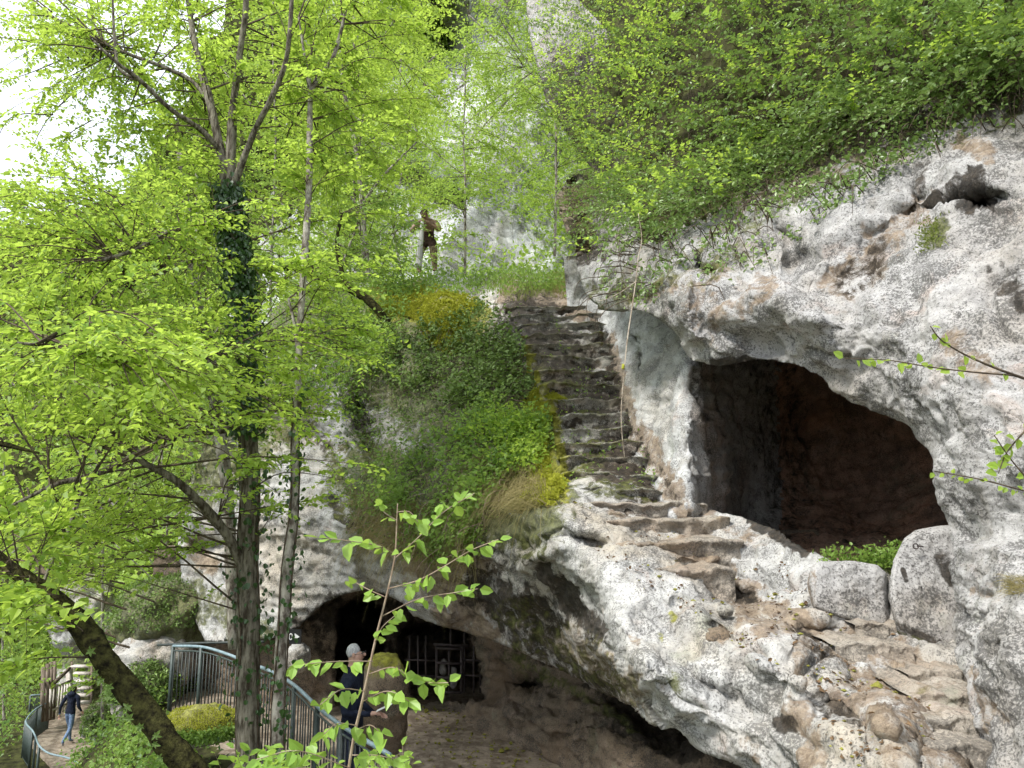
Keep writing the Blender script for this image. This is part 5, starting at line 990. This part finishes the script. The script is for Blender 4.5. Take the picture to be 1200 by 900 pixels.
def face_bits(body, hc, r, skin, hair, glasses=False, hairlen=0., cap_=True, back=True):
    x, y, z = hc
    def bl(nm, c, s, m_, **k): q, _ = blob(nm, (0, 0, 0), s, m_, n=3, fine=0, **k); q.location = c; q.parent = body; return q
    if cap_: bl('hair', (x, y-r*.36, z+r*.26), (r*.90, r*.76, r*.84), hair, rough=.16)
    bl('nose', (x, y+r*1.02, z-r*.08), (r*.14, r*.22, r*.20), skin, rough=0)
    for s in (-1, 1): bl('ear', (x+s*r*.84, y-r*.02, z-r*.05), (r*.12, r*.20, r*.28), skin, rough=0); bl('eye', (x+s*r*.34, y+r*.84, z+r*.10), (r*.12, r*.09, r*.08), M['lens'], rough=0)
    bl('mouth', (x, y+r*.90, z-r*.45), (r*.26, r*.08, r*.05), skin, rough=0)
    if glasses:
        mb = MB(); a = np.linspace(0, 2*np.pi, 13)
        for s in (-1, 1):
            mb.tube(np.stack([x+s*r*.38+r*.27*np.cos(a), 0*a+y+r*1.02, z+r*.10+r*.2*np.sin(a)], -1), r*.03, 5, cap=False); mb.tube([(x+s*r*.65, y+r*.98, z+r*.12), (x+s*r*.88, y, z+r*.05)], r*.03, 5)
        mb.tube([(x-r*.1, y+r*1.02, z+r*.12), (x+r*.1, y+r*1.02, z+r*.12)], r*.03, 5); q = mb.build('spectacles', M['lens'], None); q.parent = body
def hand(J, E, s, wrist, dirv, scale=1., curl=.5):
    w = Vector(wrist); d = Vector(dirv).normalized(); side = d.cross(Vector((0, 0, 1))).normalized(); dn = side.cross(d)
    J['palm'+s] = (*(w+d*.06*scale), .026*scale, .016*scale); E.append(('wr'+s, 'palm'+s))
    for i, (o, l) in enumerate(((-.026, .060), (-.009, .070), (.009, .066), (.025, .052))):
        a = w+d*.095*scale+side*o*scale; b = a+(d*(1-curl*.5)-dn*curl*.5).normalized()*l*.5*scale; c = b+(d*(1-curl)-dn*curl).normalized()*l*.5*scale
        for k, q, r in (('a', a, .0095), ('b', b, .0085), ('c', c, .0075)): J[f'f{s}{i}{k}'] = (*q, r*scale)
        E += [('palm'+s, f'f{s}{i}a'), (f'f{s}{i}a', f'f{s}{i}b'), (f'f{s}{i}b', f'f{s}{i}c')]
    a = w+d*.045*scale-side*.034*scale; b = a+(d*.8-side*.5-dn*.2).normalized()*.035*scale
    J[f't{s}a'] = (*a, .011*scale); J[f't{s}b'] = (*b, .0085*scale); E += [('palm'+s, f't{s}a'), (f't{s}a', f't{s}b')]
# man behind the railing, body turned to the right, sheet of paper in hand
J = {'pelvis': (0, 0, .96, .155, .115), 'waist': (0, .0, 1.10, .145, .115), 'chest': (0, -.01, 1.32, .17, .12), 'upch': (0, -.02, 1.43, .15, .10), 'neck': (0, 0, 1.53, .058), 'head0': (0, .02, 1.61, .075, .085), 'head1': (0, .02, 1.70, .078, .09),
     'hipL': (-.10, 0, .90, .095), 'kneeL': (-.11, .02, .50, .062), 'ankL': (-.11, -.01, .10, .042), 'toeL': (-.12, .14, .04, .036), 'hipR': (.10, 0, .90, .095), 'kneeR': (.11, .03, .50, .062), 'ankR': (.12, .0, .10, .042), 'toeR': (.13, .15, .04, .036),
     'shL': (-.20, -.01, 1.41, .065), 'elL': (-.25, -.03, 1.13, .047), 'wrL': (-.20, .17, 1.02, .028), 'shR': (.20, -.01, 1.41, .065), 'elR': (.25, .0, 1.13, .047), 'wrR': (.17, .24, 1.12, .028)}
E = [('pelvis', 'waist'), ('waist', 'chest'), ('chest', 'upch'), ('upch', 'neck'), ('neck', 'head0'), ('head0', 'head1'), ('pelvis', 'hipL'), ('hipL', 'kneeL'), ('kneeL', 'ankL'), ('ankL', 'toeL'), ('pelvis', 'hipR'), ('hipR', 'kneeR'), ('kneeR', 'ankR'), ('ankR', 'toeR'), ('upch', 'shL'), ('shL', 'elL'), ('elL', 'wrL'), ('upch', 'shR'), ('shR', 'elR'), ('elR', 'wrR')]
hand(J, E, 'L', J['wrL'][:3], (.2, 1, 0)); hand(J, E, 'R', J['wrR'][:3], (-.15, 1, .1), curl=.8)
fc = lambda c: 0 if c.z > 1.545 or (c.y > .255 and 1.0 < c.z < 1.25) or (c.x < -.1 and c.y > .2 and c.z < 1.1 and c.z > .9) else (3 if c.z < .085 else (2 if c.z < .93 else 1))
pb = P(411, 900, 8.1); pb[2] = -3.3+.01
man = figure('person', 'grey-haired man in glasses and dark navy sweater standing behind the railing holding paper', 'person', pb, math.radians(-97), J, E, [M['skin'], M['navy'], M['navyt'], M['shoe']], fc)
face_bits(man, (0, .02, 1.665), .088, M['skin'], M['hairg'], True)
c = man.matrix_world if False else None
th = math.radians(-97); pc = Vector((.16, .40, 1.15)); wp = Vector((pc.x*math.cos(th)-pc.y*math.sin(th), pc.x*math.sin(th)+pc.y*math.cos(th), pc.z))+Vector([float(q) for q in pb])
mb = MB(); K = 8; g = [[(-.07+.14*i/K, 0, .015*math.sin(i/K*3)) for i in range(K+1)], ]
v = np.array([[(-.06+.12*i/K), (-.085+.17*j/K), .02*math.sin(i/K*2.6)+.06*j/K] for i in range(K+1) for j in range(K+1)]); ii = lambda i, j: i*(K+1)+j
v2 = v-[0, 0, .0015]; mb.add(np.concatenate([v, v2]), [(ii(i, j), ii(i+1, j), ii(i+1, j+1), ii(i, j+1)) for i in range(K) for j in range(K)]+[((K+1)**2+ii(i, j), (K+1)**2+ii(i, j+1), (K+1)**2+ii(i+1, j+1), (K+1)**2+ii(i+1, j)) for i in range(K) for j in range(K)])
o = mb.build('paper_sheet', M['paper'], None); o.location = wp; o.rotation_euler = (.1, 0, th); tag(o, 'white folded sheet held in the grey-haired man\'s hand', 'leaflet')
# walker on the lower path, seen from behind in mid-stride
J = {'pelvis': (0, 0, .96, .15, .11), 'waist': (0, .02, 1.10, .15, .115), 'chest': (0, .04, 1.32, .18, .13), 'upch': (0, .05, 1.43, .15, .11), 'neck': (0, .07, 1.52, .058), 'head0': (0, .10, 1.60, .075, .085), 'head1': (0, .10, 1.69, .08, .09),
     'hipL': (-.09, 0, .90, .09), 'kneeL': (-.10, .16, .52, .062), 'ankL': (-.09, .20, .10, .042), 'toeL': (-.09, .34, .04, .034), 'hipR': (.09, 0, .90, .09), 'kneeR': (.09, -.06, .50, .062), 'ankR': (.09, -.34, .22, .042), 'toeR': (.09, -.30, .09, .034),
     'shL': (-.20, .04, 1.41, .068), 'elL': (-.30, -.04, 1.15, .052), 'wrL': (-.34, -.02, .90, .03), 'shR': (.20, .04, 1.41, .068), 'elR': (.26, .0, 1.15, .052), 'wrR': (.24, .16, .98, .03)}
E = [('pelvis', 'waist'), ('waist', 'chest'), ('chest', 'upch'), ('upch', 'neck'), ('neck', 'head0'), ('head0', 'head1'), ('pelvis', 'hipL'), ('hipL', 'kneeL'), ('kneeL', 'ankL'), ('ankL', 'toeL'), ('pelvis', 'hipR'), ('hipR', 'kneeR'), ('kneeR', 'ankR'), ('ankR', 'toeR'), ('upch', 'shL'), ('shL', 'elL'), ('elL', 'wrL'), ('upch', 'shR'), ('shR', 'elR'), ('elR', 'wrR')]
hand(J, E, 'L', J['wrL'][:3], (0, .1, -1)); hand(J, E, 'R', J['wrR'][:3], (0, .6, -.6))
fc = lambda c: 0 if c.z > 1.53 or (abs(c.x) > .18 and c.z < (.90 if c.x < 0 else .96)) else (2 if (c.z < .085 or (c.y < -.2 and c.z < .19)) else (3 if c.z < .93 else 1))
wb = PZ(79, 874, -7.49)
wk = figure('person', 'walker in dark hoodie and blue jeans seen from behind on the lower path', 'person', wb, math.radians(-8), J, E, [M['skin'], M['navy'], M['shoe'], M['jeans']], fc)
face_bits(wk, (0, .10, 1.65), .09, M['skin'], M['haird']); hd, _ = blob('hood', (0, 0, 0), (.12, .10, .08), M['navy'], n=3, rough=.1, fine=0); hd.location = (0, -.02, 1.50); hd.parent = wk
hb, _ = blob('back_hair', (0, 0, 0), (.088, .07, .12), M['haird'], n=3, rough=.1, fine=0); hb.location = (0, .05, 1.63); hb.parent = wk
# cave-man statue leaning on a club
J = {'pelvis': (0, 0, .82, .15, .12), 'waist': (0, .03, .95, .15, .13), 'chest': (0, .10, 1.12, .18, .14), 'upch': (0, .16, 1.24, .16, .12), 'neck': (0, .24, 1.31, .065), 'head0': (0, .30, 1.36, .08, .09), 'head1': (0, .30, 1.46, .08, .095),
     'hipL': (-.11, 0, .76, .10), 'kneeL': (-.15, .08, .42, .075), 'ankL': (-.16, .0, .09, .05), 'toeL': (-.18, .13, .04, .036), 'hipR': (.12, 0, .76, .10), 'kneeR': (.17, .06, .42, .08), 'ankR': (.19, -.05, .09, .05), 'toeR': (.21, .08, .04, .036),
     'shL': (-.21, .15, 1.22, .075), 'elL': (-.33, .28, .97, .052), 'wrL': (-.07, .42, 1.16, .034), 'shR': (.21, .15, 1.22, .075), 'elR': (.27, .30, .97, .055), 'wrR': (.05, .42, 1.18, .034)}
E = [('pelvis', 'waist'), ('waist', 'chest'), ('chest', 'upch'), ('upch', 'neck'), ('neck', 'head0'), ('head0', 'head1'), ('pelvis', 'hipL'), ('hipL', 'kneeL'), ('kneeL', 'ankL'), ('ankL', 'toeL'), ('pelvis', 'hipR'), ('hipR', 'kneeR'), ('kneeR', 'ankR'), ('ankR', 'toeR'), ('upch', 'shL'), ('shL', 'elL'), ('elL', 'wrL'), ('upch', 'shR'), ('shR', 'elR'), ('elR', 'wrR')]
hand(J, E, 'L', J['wrL'][:3], (.8, .2, 0), curl=.8); hand(J, E, 'R', J['wrR'][:3], (-.8, .2, .1), curl=.8)
fc = lambda c: (1 if c.z > .66 and c.z < 1.0 and c.y < .2 and abs(c.x) < .2 else (2 if .10 < c.z <= .72 else (1 if (c.z < 1.30 and c.x < .02 and c.y < .12 and abs(c.x) < .2) else 0)))
sb = P(501, 321, 20.3); 
stt = figure('statue', 'statue of a bent prehistoric man leaning both hands on a grey club', 'statue', sb, math.radians(168), J, E, [M['skint'], M['hide'], M['hidep']], fc)
stt.scale = (1.38, 1.25, 1.17); face_bits(stt, (0, .32, 1.42), .095, M['skint'], M['haird'])
mb = MB(); mb.tube([(.03, .50, 0), (.02, .49, .4), (0, .47, .8), (-.01, .45, 1.14)], [.065, .058, .05, .035], 12, sub=4, rough=.15); o = mb.build('wooden_club', M['club'], None); o.location = stt.location; o.rotation_euler = stt.rotation_euler; o.scale = stt.scale; tag(o, 'grey wooden club propping up the prehistoric man\'s hands', 'club')
# ---------------------------------------------------------------- camera and daylight
cam = bpy.data.cameras.new('camera'); co_ = bpy.data.objects.new('camera', cam); COL.objects.link(co_)
cam.sensor_width = 36; cam.lens = 36*F/1200; cam.clip_end = 2000; cam.clip_start = .05
co_.rotation_euler = (math.radians(90)+TH, 0, 0); sc.camera = co_
w = bpy.data.worlds.new('World'); sc.world = w; w.use_nodes = True; nt = w.node_tree; nt.nodes.clear(); n = N(nt)
SUN_EL, SUN_AZ = math.radians(52), math.radians(235)      # sun behind thin cloud, over the valley on the left behind the viewer
sky = n.new('ShaderNodeTexSky', sky_type='NISHITA'); sky.sun_disc = False; sky.sun_elevation = SUN_EL; sky.sun_rotation = SUN_AZ
tc = n.new('ShaderNodeTexCoord'); cl = n.noise(n.mapv(tc.outputs['Generated'], (1, 1, 2.2)), 2.2, 5, .55)
mixc = n.mix(n.ramp(cl, .25, .55, .78, .97), sky.outputs[0], (10.2, 10.9, 11.9))
bg = n.new('ShaderNodeBackground'); n.link(mixc, bg.inputs[0]); bg.inputs[1].default_value = .097
wo = n.new('ShaderNodeOutputWorld'); n.link(bg.outputs[0], wo.inputs[0])
sl_ = bpy.data.lights.new('sun', 'SUN'); sl_.energy = 3.2; sl_.angle = math.radians(10); sl_.color = (1, .97, .92); so = bpy.data.objects.new('sun', sl_); COL.objects.link(so)
sd = Vector((math.sin(SUN_AZ)*math.cos(SUN_EL), math.cos(SUN_AZ)*math.cos(SUN_EL), math.sin(SUN_EL)))
so.rotation_euler = sd.to_track_quat('Z', 'Y').to_euler()
sc.view_settings.view_transform = 'Standard'; sc.view_settings.look = 'None'; sc.view_settings.gamma = 1; sc.view_settings.exposure = .72
sc.render.engine = 'CYCLES'; sc.cycles.max_bounces = 6; sc.cycles.diffuse_bounces = 4; sc.cycles.transmission_bounces = 3; sc.cycles.use_denoising = True

sc.cycles.use_adaptive_sampling = True; sc.cycles.adaptive_threshold = .03
